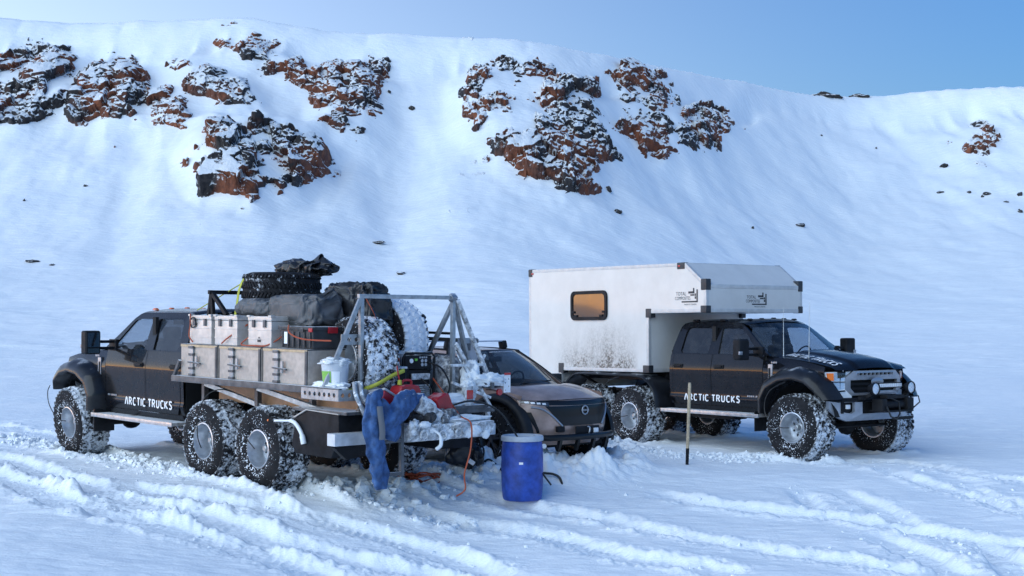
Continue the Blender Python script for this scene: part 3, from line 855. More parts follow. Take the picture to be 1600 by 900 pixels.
def rim_mesh(RI=0.25, W=0.42, holes=8, name='rim'):
    h = W / 2; b = MB()
    b.lathe([(RI, h - 0.005), (RI + 0.004, h + 0.012), (RI - 0.012, h + 0.016), (RI - 0.022, h - 0.01), (RI - 0.03, h - 0.07), (RI - 0.045, h - 0.10), (RI - 0.05, 0.03), (RI - 0.055, 0.0), (RI - 0.05, -h + 0.03), (RI - 0.02, -h), (RI, -h)], axis='y', n=48)
    out = [((RI - 0.05) * math.cos(2 * math.pi * k / 40), (RI - 0.05) * math.sin(2 * math.pi * k / 40)) for k in range(40)]
    hl = []
    for j in range(holes):
        a = 2 * math.pi * j / holes; cx, cy = 0.135 * math.cos(a), 0.135 * math.sin(a)
        hl.append([(cx + 0.028 * math.cos(t) * math.cos(a) - 0.022 * math.sin(t) * math.sin(a), cy + 0.028 * math.cos(t) * math.sin(a) + 0.022 * math.sin(t) * math.cos(a)) for t in [2 * math.pi * q / 10 for q in range(10)]])
    b.holed(out, hl, lambda p, d: (p[0], d, p[1]), -0.005, 0.012)
    return b.mesh(name, 35, merge=False)

def hub_mesh(L=0.13, name='wheel'):
    b = MB()
    b.lathe([(0.0, L), (0.03, L), (0.045, L - 0.012), (0.048, 0.05), (0.075, 0.04), (0.08, 0.012), (0.08, -0.10), (0.0, -0.10)], axis='y', n=20)
    b.lathe([(0.0, -0.03), (0.17, -0.03), (0.17, -0.055), (0.0, -0.055)], axis='y', n=28)
    for k in range(8):
        a = 2 * math.pi * k / 8; b.cyl((0.095 * math.sin(a), 0.01, 0.095 * math.cos(a)), (0.095 * math.sin(a), 0.03, 0.095 * math.cos(a)), 0.012, n=6)
    return b.mesh(name, 35, merge=False)

TYRE_ME, RIM_ME, HUB_ME = tyre_mesh(), rim_mesh(), hub_mesh()
TYRE_FINE = tyre_mesh(0.55, 0.44, 0.235, 62)
RIM_ME.materials.append(M_RIM); HUB_ME.materials.append(M_STEELBAR)
_tyre_by_mat = {}
def wheel(parent, x, y, z, side, steer=0.0, spin=0.0, tm=None):
    tm = tm or M_TYRE
    if tm.name not in _tyre_by_mat:
        me = TYRE_ME.copy(); me.materials.append(tm); _tyre_by_mat[tm.name] = me
    w = link('wheel', HUB_ME, None, parent); w.location = (x, y, z); w.rotation_mode = 'ZYX'
    w.rotation_euler = (0, spin, steer + (0 if side > 0 else math.pi))
    t = link('tyre', _tyre_by_mat[tm.name], None, w); t.rotation_euler = (0, spin * 0.7, 0)
    link('rim', RIM_ME, None, w)
    return w

# ------------------------------------------------------------------ lettering drawn with strokes
GLYPH = {
 'A': [[(0, 0), (0.06, 0.35), (0.22, 0.92), (0.33, 1), (0.44, 0.9), (0.62, 0)]],
 'R': [[(0, 0), (0, 1), (0.36, 1), (0.5, 0.88), (0.5, 0.66), (0.36, 0.52), (0.14, 0.5)], [(0.28, 0.5), (0.56, 0)]],
 'C': [[(0.56, 0.9), (0.42, 1), (0.22, 1), (0.06, 0.86), (0, 0.5), (0.06, 0.14), (0.22, 0), (0.42, 0), (0.56, 0.1)]],
 'T': [[(0, 1), (0.6, 1)], [(0.3, 1), (0.3, 0)]],
 'I': [[(0, 0), (0, 1)]],
 'U': [[(0, 1), (0, 0.24), (0.1, 0.05), (0.27, 0), (0.44, 0.05), (0.54, 0.24), (0.54, 1)]],
 'K': [[(0, 0), (0, 1)], [(0.5, 1), (0.06, 0.5), (0.56, 0)]],
 'S': [[(0.52, 0.9), (0.36, 1), (0.16, 1), (0.03, 0.87), (0.06, 0.66), (0.44, 0.42), (0.51, 0.2), (0.38, 0), (0.14, 0), (0, 0.1)]],
}
def ribbon(pts, t):
    """flat stroke of width t; returns quads of 2-D points"""
    n = len(pts); L = []; Rr = []
    for i in range(n):
        p = Vector(pts[i]); a = Vector(pts[max(i - 1, 0)]); c = Vector(pts[min(i + 1, n - 1)])
        d1 = (p - a).normalized() if (p - a).length > 0 else (c - p).normalized(); d2 = (c - p).normalized() if (c - p).length > 0 else d1
        n1 = Vector((-d1.y, d1.x)); n2 = Vector((-d2.y, d2.x)); m = (n1 + n2); m = m.normalized() if m.length > 1e-6 else n1
        k = t / 2 / max(0.5, m.dot(n1)); L.append(p + m * k); Rr.append(p - m * k)
    return [(L[i], L[i + 1], Rr[i + 1], Rr[i]) for i in range(n - 1)]
def lettering(name, text, h, width, carry, material, parent, t=0.2, slant=0.0, lift=Vector((0, 0, 0.0007))):
    """text as raised strokes: carry(s, q) takes running length and height to 3-D"""
    x = 0.0; quads = []; adv = {'I': 0.0, ' ': 0.34}
    for ch in text:
        if ch in GLYPH:
            for st in GLYPH[ch]:
                for q in ribbon(st, t): quads.append([(p.x + x, p.y) for p in q])
            x += adv.get(ch, 0.58) + 0.36
        else: x += adv.get(ch, 0.3)
    tot = x - 0.3; b = MB()
    for i, q in enumerate(quads): b.add([Vector(carry((p[0] + slant * p[1]) / tot * width, p[1] * h)) + lift * (i % 5) for p in q], [(0, 1, 2, 3)])
    return b.build(name, material, parent, 0, merge=False)

def font_mesh(text, size, carry, material, parent, name='lettering', extrude=0.0):
    cu = bpy.data.curves.new('t', 'FONT'); cu.body = text; cu.size = size; cu.resolution_u = 3
    ob = bpy.data.objects.new('t', cu); COL.objects.link(ob)
    dg = bpy.context.evaluated_depsgraph_get(); me = bpy.data.meshes.new_from_object(ob.evaluated_get(dg)); bpy.data.objects.remove(ob); bpy.data.curves.remove(cu)
    for v in me.vertices: v.co = carry(v.co.x, v.co.y)
    me.materials.clear(); return link(name, me, material, parent)

# ------------------------------------------------------------------ crew cab pickup
ZP = [0.70, 0.79, 0.86, 0.925, 0.955, 1.00, 1.10, 1.25, 1.40, 1.46, 1.52, 1.60, 1.69, 1.72, 2.20, 2.28]
YP = [0.93, 0.968, 1.000, 1.014, 1.002, 0.998, 1.002, 1.010, 1.014, 1.010, 1.000, 0.982, 0.962, 0.952, 0.800, 0.745]
def side_y(x, z):
    y = interp(z, ZP, YP)
    if x > -0.1: y -= 0.055 * min(1.0, (x + 0.1) / 0.9) ** 2
    return y
def fender_top(x): return interp(x, [-0.75, -0.5, 0.0, 0.3, 0.6, 0.84], [1.675, 1.66, 1.615, 1.575, 1.515, 1.445])
def hood_z(x, y):
    a = abs(y); zs = fender_top(x)
    z = zs + 0.11 * (1 - (a / 0.92) ** 2.0)
    if a < 0.5: z += 0.028 * float(sstep(0.5, 0.40, np.array(a)))
    return z - 0.10 * max(0.0, (x - 0.66) / 0.2) ** 2

def truck(name, label, M, kind):
    T = thing(name, label, 'truck', matrix=M)
    near = 1 if kind == 'cargo' else -1
    both = (1, -1)
    # chassis and axles
    rear = -7.0
    b = MB()
    for s in both: b.box((-3.1, 0.43 * s, 0.83), (8.0, 0.09, 0.2))
    for x in (0.7, -0.6, -2.0, -3.3, -4.7, -6.0, -6.9): b.box((x, 0, 0.83), (0.1, 0.9, 0.14))
    b.build('chassis_frame', M_CHASSIS, T, 30, 0.01)
    AX = (0.1, -3.98, -5.33)
    for x in AX:
        b = MB(); b.tube([(x, -0.95, 0.51), (x, 0.95, 0.51)], 0.055, 12)
        b.lathe([(0.0, -0.13), (0.09, -0.12), (0.16, -0.05), (0.17, 0.03), (0.12, 0.10), (0.0, 0.12)], (x, 0.12, 0.51), 'x', 16)
        for s in both: b.bar((x, 0.55 * s, 0.56), (x, 0.55 * s, 0.80), 0.07); b.cyl((x + 0.12, 0.62 * s, 0.5), (x + 0.05, 0.5 * s, 1.0), 0.035, n=10)
        b.build('axle', M_CHASSIS, T, 35)
    b = MB(); b.cyl((-0.2, -0.45, 0.55), (0.25, 0.7, 0.55), 0.022, n=8); b.cyl((0.42, -0.8, 0.52), (0.42, 0.8, 0.52), 0.02, n=8); b.build('steering_rod', M_CHASSIS, T)
    b = MB(); b.box((-2.1, 0.1, 0.68), (1.5, 0.5, 0.3)); b.box((-2.2, -0.62, 0.68), (1.1, 0.35, 0.28)); b.build('fuel_tank', M_CHASSIS, T, 30, 0.04)
    # floor and firewall, rear wall, inner dark hull
    b = MB(); b.box((-1.85, 0, 0.80), (2.4, 1.88, 0.04)); b.box((-3.06, 0, 1.28), (0.03, 1.90, 0.95)); b.box((-0.70, 0, 1.22), (0.05, 1.86, 0.82)); b.build('cab_floor', M_DARK, T, 0)
    # doors
    def patch(b, x0, x1, zs, s, off=0.0, nx=10):
        def fn(u, v):
            z = interp(v * (len(zs) - 1), range(len(zs)), zs); a = x0(z) if callable(x0) else x0; c = x1(z) if callable(x1) else x1
            x = lerp(a, c, u); return (x, s * (side_y(x, z) + off), z)
        b.grid(fn, nx, len(zs) - 1)
    dz = [0.79, 0.83, 0.87, 0.90, 0.925, 0.94, 0.955, 0.98, 1.02, 1.1, 1.2, 1.3, 1.37, 1.42, 1.46, 1.50, 1.55, 1.60, 1.65, 1.69]
    for s in both:
        for nm, x0, x1 in (('front_door', lambda z: -1.985, lambda z: -0.74 - 0.06 * max(0, 0.95 - z)), ('rear_door', lambda z: -2.99 + (0.10 if z < 0.9 else 0.0) * (0.9 - z) / 0.1, lambda z: -1.997)):
            b = MB(); patch(b, x0, x1, dz, s); d = b.build(nm, M_PAINT, T, 50)
            hx = -1.79 if nm == 'front_door' else -2.84
            h = MB(); h.box((hx, s * 1.012, 1.475), (0.23, 0.02, 0.075)); h.build('handle_recess', M_DARK, d, 30, 0.006)
            h = MB(); h.box((hx - 0.005, s * 1.035, 1.478), (0.20, 0.022, 0.035)); h.build('handle', M_PLAST, d, 30, 0.008)
            # window pane of that door
            g = MB()
            if nm == 'front_door': q = [(-1.87, 1.685), (-0.84, 1.655), (-1.32, 2.135), (-1.90, 2.175)]
            else: q = [(-2.84, 1.70), (-2.10, 1.685), (-2.07, 2.18), (-2.79, 2.18)]
            g.add([(p[0], s * (side_y(p[0], p[1]) - 0.022), p[1]) for p in q], [(0, 1, 2, 3)])
            g.build('window', M_GLASS if nm == 'front_door' else M_GLASSD, d, 0)
        # greenhouse: one skin with two window openings
        out = [(-3.07, 1.69), (-3.045, 1.9), (-2.99, 2.1), (-2.95, 2.19), (-2.90, 2.245), (-2.80, 2.265), (-1.55, 2.255), (-1.42, 2.225), (-1.30, 2.16), (-0.95, 1.91), (-0.60, 1.68), (-0.74, 1.68), (-1.985, 1.692)]
        h1 = [(-1.86, 1.705), (-0.98, 1.695), (-0.86, 1.70), (-1.33, 2.115), (-1.38, 2.14), (-1.50, 2.155), (-1.84, 2.16), (-1.88, 2.14)]
        h2 = [(-2.80, 1.71), (-2.12, 1.705), (-2.085, 2.14), (-2.11, 2.165), (-2.70, 2.17), (-2.76, 2.15), (-2.80, 2.08), (-2.84, 1.76)]
        b = MB(); b.holed(out, [h1, h2], lambda p, d: (p[0], s * (side_y(p[0], p[1]) - d), p[1]), 0.0, 0.035)
        b.build('cab_side', M_PAINT, T, 30)
        b = MB(); b.box((-2.03, s * 0.865, 1.93), (0.09, 0.05, 0.52)); b.build('door_pillar', M_DARK, T, 0)
        # corner behind rear door, cowl corner and sill
        b = MB(); patch(b, lambda z: -3.08, lambda z: -3.0, dz, s, -0.004, 2); patch(b, lambda z: -3.0, lambda z: -0.6, [0.70, 0.745, 0.782], s, 0.0, 6); b.build('sill_panel', M_PAINT, T, 40)
        b = MB(); patch(b, lambda z: -3.05, lambda z: -0.7, [0.8, 1.2, 1.68], s, -0.03, 2); b.build('door_jamb', M_DARK, T, 0)
        # fender
        b = MB()
        def ff(u, v):
            x = lerp(-0.73, 0.60, u); dx = x - 0.1
            zb = max(0.80 if x < 0 else 0.97, 0.55 + math.sqrt(max(0, 0.70 ** 2 - dx * dx))); z = lerp(zb, fender_top(x), v)
            y = side_y(x, min(z, 1.5)) - 0.10 * max(0, (z - 1.46) / 0.2) ** 1.6
            return (x, s * y, z)
        b.grid(ff, 36, 12); b.build('fender', M_PAINT, T, 50)
        b = MB(); b.grid(lambda u, v: (0.1 + 0.71 * math.cos(math.pi * (1.05 - 1.0 * u)), s * lerp(0.42, 0.96, v), 0.60 + 0.71 * math.sin(math.pi * (1.05 - 1.0 * u))), 24, 2); b.build('wheel_liner', M_DARK, T, 40)
        # flared arch
        inner = [(-0.56, 0.72), (-0.57, 0.95), (-0.45, 1.14), (-0.18, 1.27), (0.12, 1.31), (0.38, 1.26), (0.58, 1.13), (0.72, 0.99)]
        outer = [(-0.70, 0.74), (-0.71, 1.0), (-0.57, 1.27), (-0.25, 1.435), (0.11, 1.485), (0.44, 1.42), (0.70, 1.24), (0.88, 1.00)]
        def path(k, dr, y, n=28):
            res = []
            for i in range(n + 1):
                t = i / n * 7; j = min(6, int(t)); w = t - j; w = w * w * (3 - 2 * w) * 0.25 + w * 0.75
                a = Vector((lerp(inner[j][0], inner[j + 1][0], w), lerp(inner[j][1], inner[j + 1][1], w))); o = Vector((lerp(outer[j][0], outer[j + 1][0], w), lerp(outer[j][1], outer[j + 1][1], w)))
                p = a.lerp(o, k); d = (p - Vector((0.1, 0.6))).normalized(); p = p + d * dr
                yy = y - max(0, p.x - 0.6) * 0.55 if y > 1.0 else y - max(0, p.x - 0.5) * 0.2
                res.append((p.x, s * yy, p.y))
            return res
        b = MB(); b.loft([path(1, 0.035, 0.95), path(1, 0.03, 1.03), path(1, 0.0, 1.13), path(0.72, 0.0, 1.205), path(0.4, 0, 1.235), path(0.12, 0.0, 1.25), path(0, 0, 1.245), path(-0.02, -0.01, 1.20), path(0, 0.0, 0.9)], closed=False)
        b.build('fender_flare', M_FLARE, T, 50)
        # running board and brackets
        b = MB(); b.box((-1.88, s * 1.06, 0.675), (2.46, 0.26, 0.05)); rb = b.build('running_board', M_STEP, T, 30, 0.008)
        b = MB(); b.box((-1.88, s * 1.195, 0.672), (2.46, 0.02, 0.062)); b.build('edge_strip', M_ALU, rb, 30, 0.004)
        b = MB()
        for x in (-0.95, -1.9, -2.9): b.bar((x, s * 0.5, 0.76), (x, s * 1.05, 0.655), 0.05)
        b.build('bracket', M_CHASSIS, rb, 30)
        b = MB(); b.box((-0.74, s * 1.03, 0.58), (0.02, 0.34, 0.34)); b.build('mud_flap', M_PLAST if kind == 'camper' else M_FLARE, T, 30, 0.005)
        # tall towing mirror
        mx = -0.93
        b = MB(); b.box((mx + 0.02, s * 1.34, 1.79), (0.17, 0.25, 0.36)); mi = b.build('mirror', M_PLAST, T, 40, 0.05, 3)
        b = MB(); b.box((mx - 0.069, s * 1.34, 1.83), (0.006, 0.19, 0.22)); b.box((mx - 0.069, s * 1.34, 1.665), (0.006, 0.19, 0.07)); b.build('mirror_glass', mat_mirror, mi, 30)
        b = MB(); b.box((mx + 0.10, s * 1.43, 1.73), (0.03, 0.07, 0.06)); b.build('mirror_lamp', M_BUMP, mi, 30, 0.008)
        b = MB(); b.bar((mx + 0.03, s * 0.95, 1.80), (mx + 0.03, s * 1.26, 1.80), 0.05, 0.045); b.bar((mx + 0.03, s * 0.95, 1.70), (mx + 0.03, s * 1.26, 1.70), 0.05, 0.045); b.box((mx + 0.05, s * 0.945, 1.745), (0.22, 0.05, 0.18)); b.build('mirror_arm', M_PLAST, mi, 30, 0.01)
        # vent badge on the fender
        b = MB(); b.box((-0.55, s * 1.006, 1.40), (0.10, 0.03, 0.29)); vb = b.build('fender_vent', M_CHROME, T, 30, 0.012)
        b = MB(); b.box((-0.565, s * 1.023, 1.38), (0.04, 0.008, 0.2)); b.build('vent_slot', M_DARK, vb, 0)
        b = MB()
        for k in range(4): b.box((-0.52 + 0.034 * k, s * 1.008, 1.573), (0.024, 0.008, 0.03))
        b.build('badge', M_CHROME, T, 0)
        b = MB()
        for k in range(6): b.box((-0.86 - 0.045 * k + (0.02 if k < 2 else 0), s * 1.0065, 0.985 + 0.0), (0.034, 0.006, 0.026))
        b.build('door_badge', M_CHROME, T, 0)
        # lettering across the doors
        if s == near or kind == 'cargo':
            x0, sg = (-1.40, -1) if s > 0 else (-2.66, 1)
            lettering('lettering', 'ARCTIC TRUCKS', 0.105, 1.40, lambda u, q: (x0 + sg * u, s * 1.019, 0.868 + q), M_WHITE, T, 0.21, 0.0, Vector((0, s * 0.0007, 0)))
        # headlight
        hp = [(0.945, 1.43), (0.50, 1.44), (0.50, 1.375), (0.655, 1.35), (0.685, 1.30), (0.685, 1.15), (0.545, 1.07), (0.545, 1.015), (0.80, 1.015), (0.86, 1.10), (0.93, 1.30)]
        hxf = lambda y, z: 0.80 - 0.20 * max(0, (y - 0.62) / 0.33) ** 1.5 + 0.03 * (1.44 - z)
        b = MB(); b.prism(hp, lambda p, d: (hxf(*p) + d, s * p[0], p[1]), -0.10, -0.02); hl = b.build('headlight', M_REFLECT, T, 30)
        b = MB(); b.prism([(0.93, 1.415), (0.85, 1.415), (0.85, 1.295), (0.915, 1.295)], lambda p, d: (hxf(*p) + d, s * p[0], p[1]), -0.018, 0.0); b.build('indicator', M_AMBER, hl, 30)
        b = MB(); b.prism([(0.835, 1.42), (0.66, 1.425), (0.70, 1.29), (0.835, 1.285)], lambda p, d: (hxf(*p) + d, s * p[0], p[1]), -0.018, -0.005); b.prism([(0.88, 1.265), (0.70, 1.265), (0.70, 1.16), (0.85, 1.14)], lambda p, d: (hxf(*p) + d, s * p[0], p[1]), -0.018, -0.005); b.build('lamp_cell', M_LENS, hl, 30, 0.01)
        b = MB(); b.prism([(0.91, 1.28), (0.69, 1.28), (0.69, 1.268), (0.91, 1.268)], lambda p, d: (hxf(*p) + d, s * p[0], p[1]), -0.02, 0.004); b.prism([(0.70, 1.14), (0.87, 1.12), (0.87, 1.105), (0.69, 1.12)], lambda p, d: (hxf(*p) + d, s * p[0], p[1]), -0.02, 0.004); b.build('lamp_divider', M_PLAST, hl, 30)
    # roof
    b = MB()
    def rf(u, v):
        yy = lerp(-0.762, 0.762, u); x = lerp(-2.94, -1.33, v)
        z = 2.262 + 0.062 * (1 - (yy / 0.762) ** 2) - 0.05 * max(0, (v - 0.88) / 0.12) ** 2 - 0.045 * max(0, (0.08 - v) / 0.08) ** 2
        return (x + 0.10 * (v > 0.5) * (1 - (yy / 0.762) ** 2), yy, z - (0.0 if abs(yy) < 0.75 else 0.01))
    b.grid(rf, 20, 24); ro = b.build('roof', M_PAINT, T, 60)
    b = MB(); b.grid(lambda u, v: (lerp(-3.08, -2.94, v ** 1.5), lerp(-0.95, -0.76, v ** 1.3) * (1 - 2 * u), lerp(1.69, 2.22, v)), 10, 6); b.build('rear_glass', M_GLASSD, T, 60)
    for yy in (-0.56, -0.28, 0, 0.28, 0.56):
        b = MB(); b.box((-1.50 + 0.06 * (1 - abs(yy)), yy, 2.325 - 0.03 * abs(yy)), (0.10, 0.07, 0.03), taper=0.6); b.build('marker_lamp', M_AMBER if kind == 'cargo' else M_PLAST, ro, 30, 0.006)
    if kind == 'camper':
        for x in (-2.72, -2.02): b = MB(); b.box((x, -0.66, 2.30), (0.16, 0.06, 0.035), taper=0.7); b.build('roof_clip', M_PLAST, ro, 30, 0.006)
    # windscreen and wipers
    def ws(u, v):
        yy = lerp(-1, 1, u); k = 1 - yy * yy
        return (lerp(-0.60 + 0.26 * k, -1.33 + 0.10 * k, v), yy * lerp(0.90, 0.745, v), lerp(1.665 + 0.03 * k, 2.215 + 0.04 * k, v) + 0.02 * math.sin(math.pi * v))
    b = MB(); b.grid(ws, 16, 10); w_ = b.build('windscreen', M_WSCREEN, T, 60)
    b = MB()
    for a0, a1 in ((0.12, 0.46), (0.48, 0.84)):
        p0, p1 = Vector(ws(a0, 0.02)), Vector(ws(a1, 0.09)); b.tube([p0 + Vector((0.03, 0, 0.02)), p1 + Vector((0.03, 0, 0.025))], 0.012, 6)
    b.build('wiper', M_PLAST, w_)
    # bonnet
    def bon(u, v):
        x = lerp(-0.60 + 0.26 * (1 - (2 * u - 1) ** 2), 0.845 - 0.10 * abs(2 * u - 1) ** 3, v); y = 0.915 * (2 * u - 1) * lerp(1, 0.955, v)
        return (x, y, hood_z(x, y))
    b = MB(); b.grid(bon, 56, 40); b.build('bonnet', M_PAINT, T, 40)
    if kind == 'camper':
        lettering('bonnet_lettering', 'ARCTIC TRUCKS', 0.16, 1.06, lambda u, q: (-0.40 + u, -0.80 + q, hood_z(-0.40 + u, -0.80 + q) + 0.014), M_WHITE, T, 0.21, 0.25)
    # cabin furniture
    for sx, sy in ((-1.45, 0.42), (-1.45, -0.42), (-2.4, 0.40), (-2.4, -0.40)):
        b = MB(); b.box((sx + 0.1, sy, 1.22), (0.5, 0.54, 0.2)); b.box((sx - 0.18, sy, 1.55), (0.16, 0.52, 0.62), Matrix.Rotation(-0.2, 3, 'Y')); b.box((sx - 0.27, sy, 1.95), (0.10, 0.28, 0.18)); b.build('seat', M_SEAT, T, 40, 0.05)
    b = MB(); b.box((-0.88, 0, 1.52), (0.42, 1.72, 0.26)); b.build('dashboard', M_SEAT, T, 40, 0.06)
    b = MB(); b.lathe([(0.18 + 0.014 * math.cos(a), 0.014 * math.sin(a)) for a in [k * math.pi / 4 for k in range(8)]], (0, 0, 0), 'x', 24, True); b.box((0, 0, 0), (0.03, 0.34, 0.05)); st = b.build('steering_wheel', M_PLAST, T, 40); st.location = (-1.12, 0.42, 1.66); st.rotation_euler = (0, 0.35, 0)
    b = MB(); b.box((-1.25, 0, 2.1), (0.05, 0.24, 0.07)); b.build('rear_view_mirror', M_PLAST, T, 30, 0.02)
    # front end
    b = MB(); b.box((0.70, 0, 1.22), (0.06, 1.5, 0.44)); b.build('grille_back', M_DARK, T, 0)
    g = MB(); fx = lambda p, d: (0.84 + d - 0.10 * (abs(p[0]) / 0.75) ** 2, p[0], p[1])
    g.holed([(-0.52, 1.45), (0.52, 1.45), (0.60, 1.39), (0.67, 1.35), (0.685, 1.30), (0.685, 1.15), (0.55, 1.05), (-0.55, 1.05), (-0.685, 1.15), (-0.685, 1.30), (-0.67, 1.35), (-0.60, 1.39)],
            [[(-0.44, 1.415), (0.44, 1.415), (0.44, 1.375), (-0.44, 1.375)], [(-0.58, 1.30), (0.58, 1.30), (0.58, 1.17), (0.50, 1.09), (-0.50, 1.09), (-0.58, 1.17)]], fx, -0.04, 0.02)
    gr = g.build('grille', M_CHROME, T, 30)
    for k in range(9): b = MB(); b.box((0.80, -0.40 + 0.1 * k, 1.395), (0.05, 0.014, 0.045)); b.build('grille_tooth', M_CHROME, gr, 0)
    for z in (1.235, 1.16): b = MB(); b.grid(lambda u, v: (0.835 - 0.08 * (2 * u - 1) ** 2, 0.57 * (2 * u - 1), z + 0.018 * (v * 2 - 1)), 12, 2); b.build('grille_bar', M_CHASSIS, gr, 40)
    b = MB(); b.lathe([(0.0, 0.012), (0.8, 0.012), (1.0, 0.0)], (0, 0, 0), 'x', 24); bd = b.build('oval_badge', M_CHROME, gr, 40); bd.scale = (1, 0.155, 0.066); bd.location = (0.865, 0, 1.27)
    bx = lambda y: 0.97 - 0.27 * (abs(y) / 0.98) ** 3
    b = MB(); b.holed([(-0.985, 0.965), (0.985, 0.965), (0.98, 0.84), (0.86, 0.70), (0.70, 0.64), (-0.70, 0.64), (-0.86, 0.70), (-0.98, 0.84)], [[(-0.82, 0.94), (-0.60, 0.95), (-0.60, 0.80), (-0.66, 0.765), (-0.80, 0.79)], [(0.82, 0.94), (0.60, 0.95), (0.60, 0.80), (0.66, 0.765), (0.80, 0.79)], [(-0.46, 0.95), (0.46, 0.95), (0.46, 0.76), (-0.46, 0.76)]],
                      lambda p, d: (bx(p[0]) + d - (0.05 if p[1] < 0.66 else 0), p[0], p[1]), -0.06, 0.0)
    bp_ = b.build('front_bumper', M_BUMP, T, 25)
    for s in both:
        b = MB(); b.box((bx(0.7) - 0.06, s * 0.71, 0.86), (0.04, 0.24, 0.19)); b.build('fog_recess', M_PLAST, bp_, 30, 0.02)
        b = MB(); b.box((bx(0.7) - 0.025, s * 0.70, 0.875), (0.03, 0.09, 0.07)); b.build('fog_lamp', M_REFLECT, bp_, 30, 0.01)
    b = MB(); b.grid(lambda u, v: (bx(2 * u - 1) + 0.005 - 0.09 * v, 0.99 * (2 * u - 1), 0.966 + 0.05 * min(1, v * 3)), 20, 3); b.build('bumper_cap', M_PLAST, bp_, 30)
    b = MB(); b.box((0.86, 0, 0.86), (0.04, 0.94, 0.2)); b.build('bumper_opening', M_DARK, bp_, 0)
    if kind == 'camper':
        b = MB(); b.box((1.10, 0.05, 0.80), (0.34, 0.72, 0.03)); b.cyl((1.13, -0.22, 0.90), (1.13, 0.30, 0.90), 0.075, n=14); b.box((1.13, -0.27, 0.90), (0.22, 0.12, 0.2)); b.box((1.13, 0.37, 0.91), (0.22, 0.16, 0.2)); b.box((1.12, 0.05, 1.03), (0.16, 0.42, 0.06)); b.build('winch', M_CHASSIS, T, 35, 0.015)
        b = MB(); b.tube([(1.26, -0.25, 0.88), (1.30, -0.2, 0.72), (1.30, -0.05, 0.68), (1.27, 0.06, 0.76), (1.26, 0.05, 0.95), (1.18, -0.1, 1.02)], 0.014, 6); b.build('winch_cable', M_RUBBER, T); b = MB(); b.tube([(1.2, 0.4, 1.02), (1.25, 0.55, 1.03), (1.27, 0.56, 0.93), (1.22, 0.46, 0.84)], 0.012, 6); b.build('winch_cable', M_RUBBER, T)
        b = MB(); b.bar((1.0, -0.6, 1.02), (1.0, 0.6, 1.02), 0.05); 
        for yy in (-0.45, 0.45): b.bar((0.95, yy, 1.0), (1.12, yy, 1.08), 0.05)
        b.bar((1.22, -0.05, 0.68), (1.22, 0.42, 0.685), 0.045)
        b.build('lamp_bracket', M_CHASSIS, T, 30)
        for yy in (-0.44, 0.44):
            b = MB(); b.lathe([(0.0, -0.09), (0.06, -0.085), (0.09, -0.02), (0.102, 0.02), (0.102, 0.045), (0.09, 0.048), (0.09, 0.03)], (1.16, yy, 1.17), 'x', 28); dl = b.build('driving_lamp', M_PLAST, T, 40)
            b = MB(); b.lathe([(0.09, 0.030), (0.07, 0.038), (0.0, 0.042)], (1.16, yy, 1.17), 'x', 28); b.build('lamp_lens', M_REFLECT, dl, 40)
            for k in range(7):
                a = k * math.pi / 3; rr = 0.0 if k == 6 else 0.05; b = MB(); b.lathe([(0.0, 0.05), (0.016, 0.048), (0.022, 0.035)], (1.16, yy + rr * math.sin(a), 1.17 + rr * math.cos(a)), 'x', 10); b.build('led_cell', M_LENS, dl, 40)
        b = MB(); b.box((1.08, 0.02, 1.215), (0.07, 0.58, 0.085)); lb = b.build('light_bar', M_PLAST, T, 30, 0.01)
        for k in range(12): b = MB(); b.box((1.118, -0.235 + 0.0465 * k, 1.215), (0.008, 0.036, 0.055)); b.build('led_cell', M_REFLECT, lb, 0)
        b = MB(); b.box((1.06, 0.02, 1.11), (0.05, 0.46, 0.05)); b.build('sensor_bar', M_BUMP, T, 30, 0.01)
        for (ax, ay, az, tx, tz, nm) in ((-0.45, -0.80, 1.66, -0.45, 2.50, 'whip_antenna'), (0.04, -0.72, 1.64, 0.06, 2.58, 'whip_antenna')):
            b = MB(); b.tube([(ax, ay, az - 0.02), (lerp(ax, tx, .5), ay, lerp(az, tz, .5)), (tx, ay, tz)], [0.008, 0.005, 0.003], 6); b.cyl((ax, ay, az - 0.03), (ax, ay, az + 0.04), 0.014, n=8); b.build(nm, M_ALU, T)
    else:
        b = MB(); b.tube([(-2.7, -0.3, 2.28), (-2.7, -0.3, 2.62)], 0.006, 6); b.build('whip_antenna', M_RUBBER, T)
    # wheels
    steer = R(-6) if kind == 'cargo' else R(3)
    for i, x in enumerate(AX):
        for s in both:
            wheel(T, x, s * 0.99, 0.515, s, steer if i == 0 else 0, 0.7 * i + 0.4 * s + (1 if kind == 'cargo' else 0))
    return T
mat_tyrewhite = tyre_mat('tyre_rubber_snowbound', 1.9, 0.2)
mat_tanklid = mat('tank_lid_dusty', (0.45, 0.42, 0.40), 0.6, var=0.3, snow=0.3, sscale=7)
mat_frosth = mat('frosted_hose', (0.3, 0.32, 0.35), 0.6, snow=0.55, sscale=14)
M_LENSDARK = mat('smoked_lens', (0.05, 0.055, 0.065), 0.12, 0.2, 1.0)
tyre_mat2 = tyre_mat('car_tyre_rubber', 0.45, 0.0)
mat_mirror = mat('mirror_glass', (0.6, 0.65, 0.7), 0.05, 1.0)

MA, MBm = frame_matrix(*A_POSE), frame_matrix(*B_POSE)
CARGO = truck('cargo_truck', 'black six-wheeled pickup with open cargo bed, parked at left facing away', MA, 'cargo')
CAMPER = truck('camper_truck', 'black six-wheeled pickup carrying a white camper box, parked at right', MBm, 'camper')

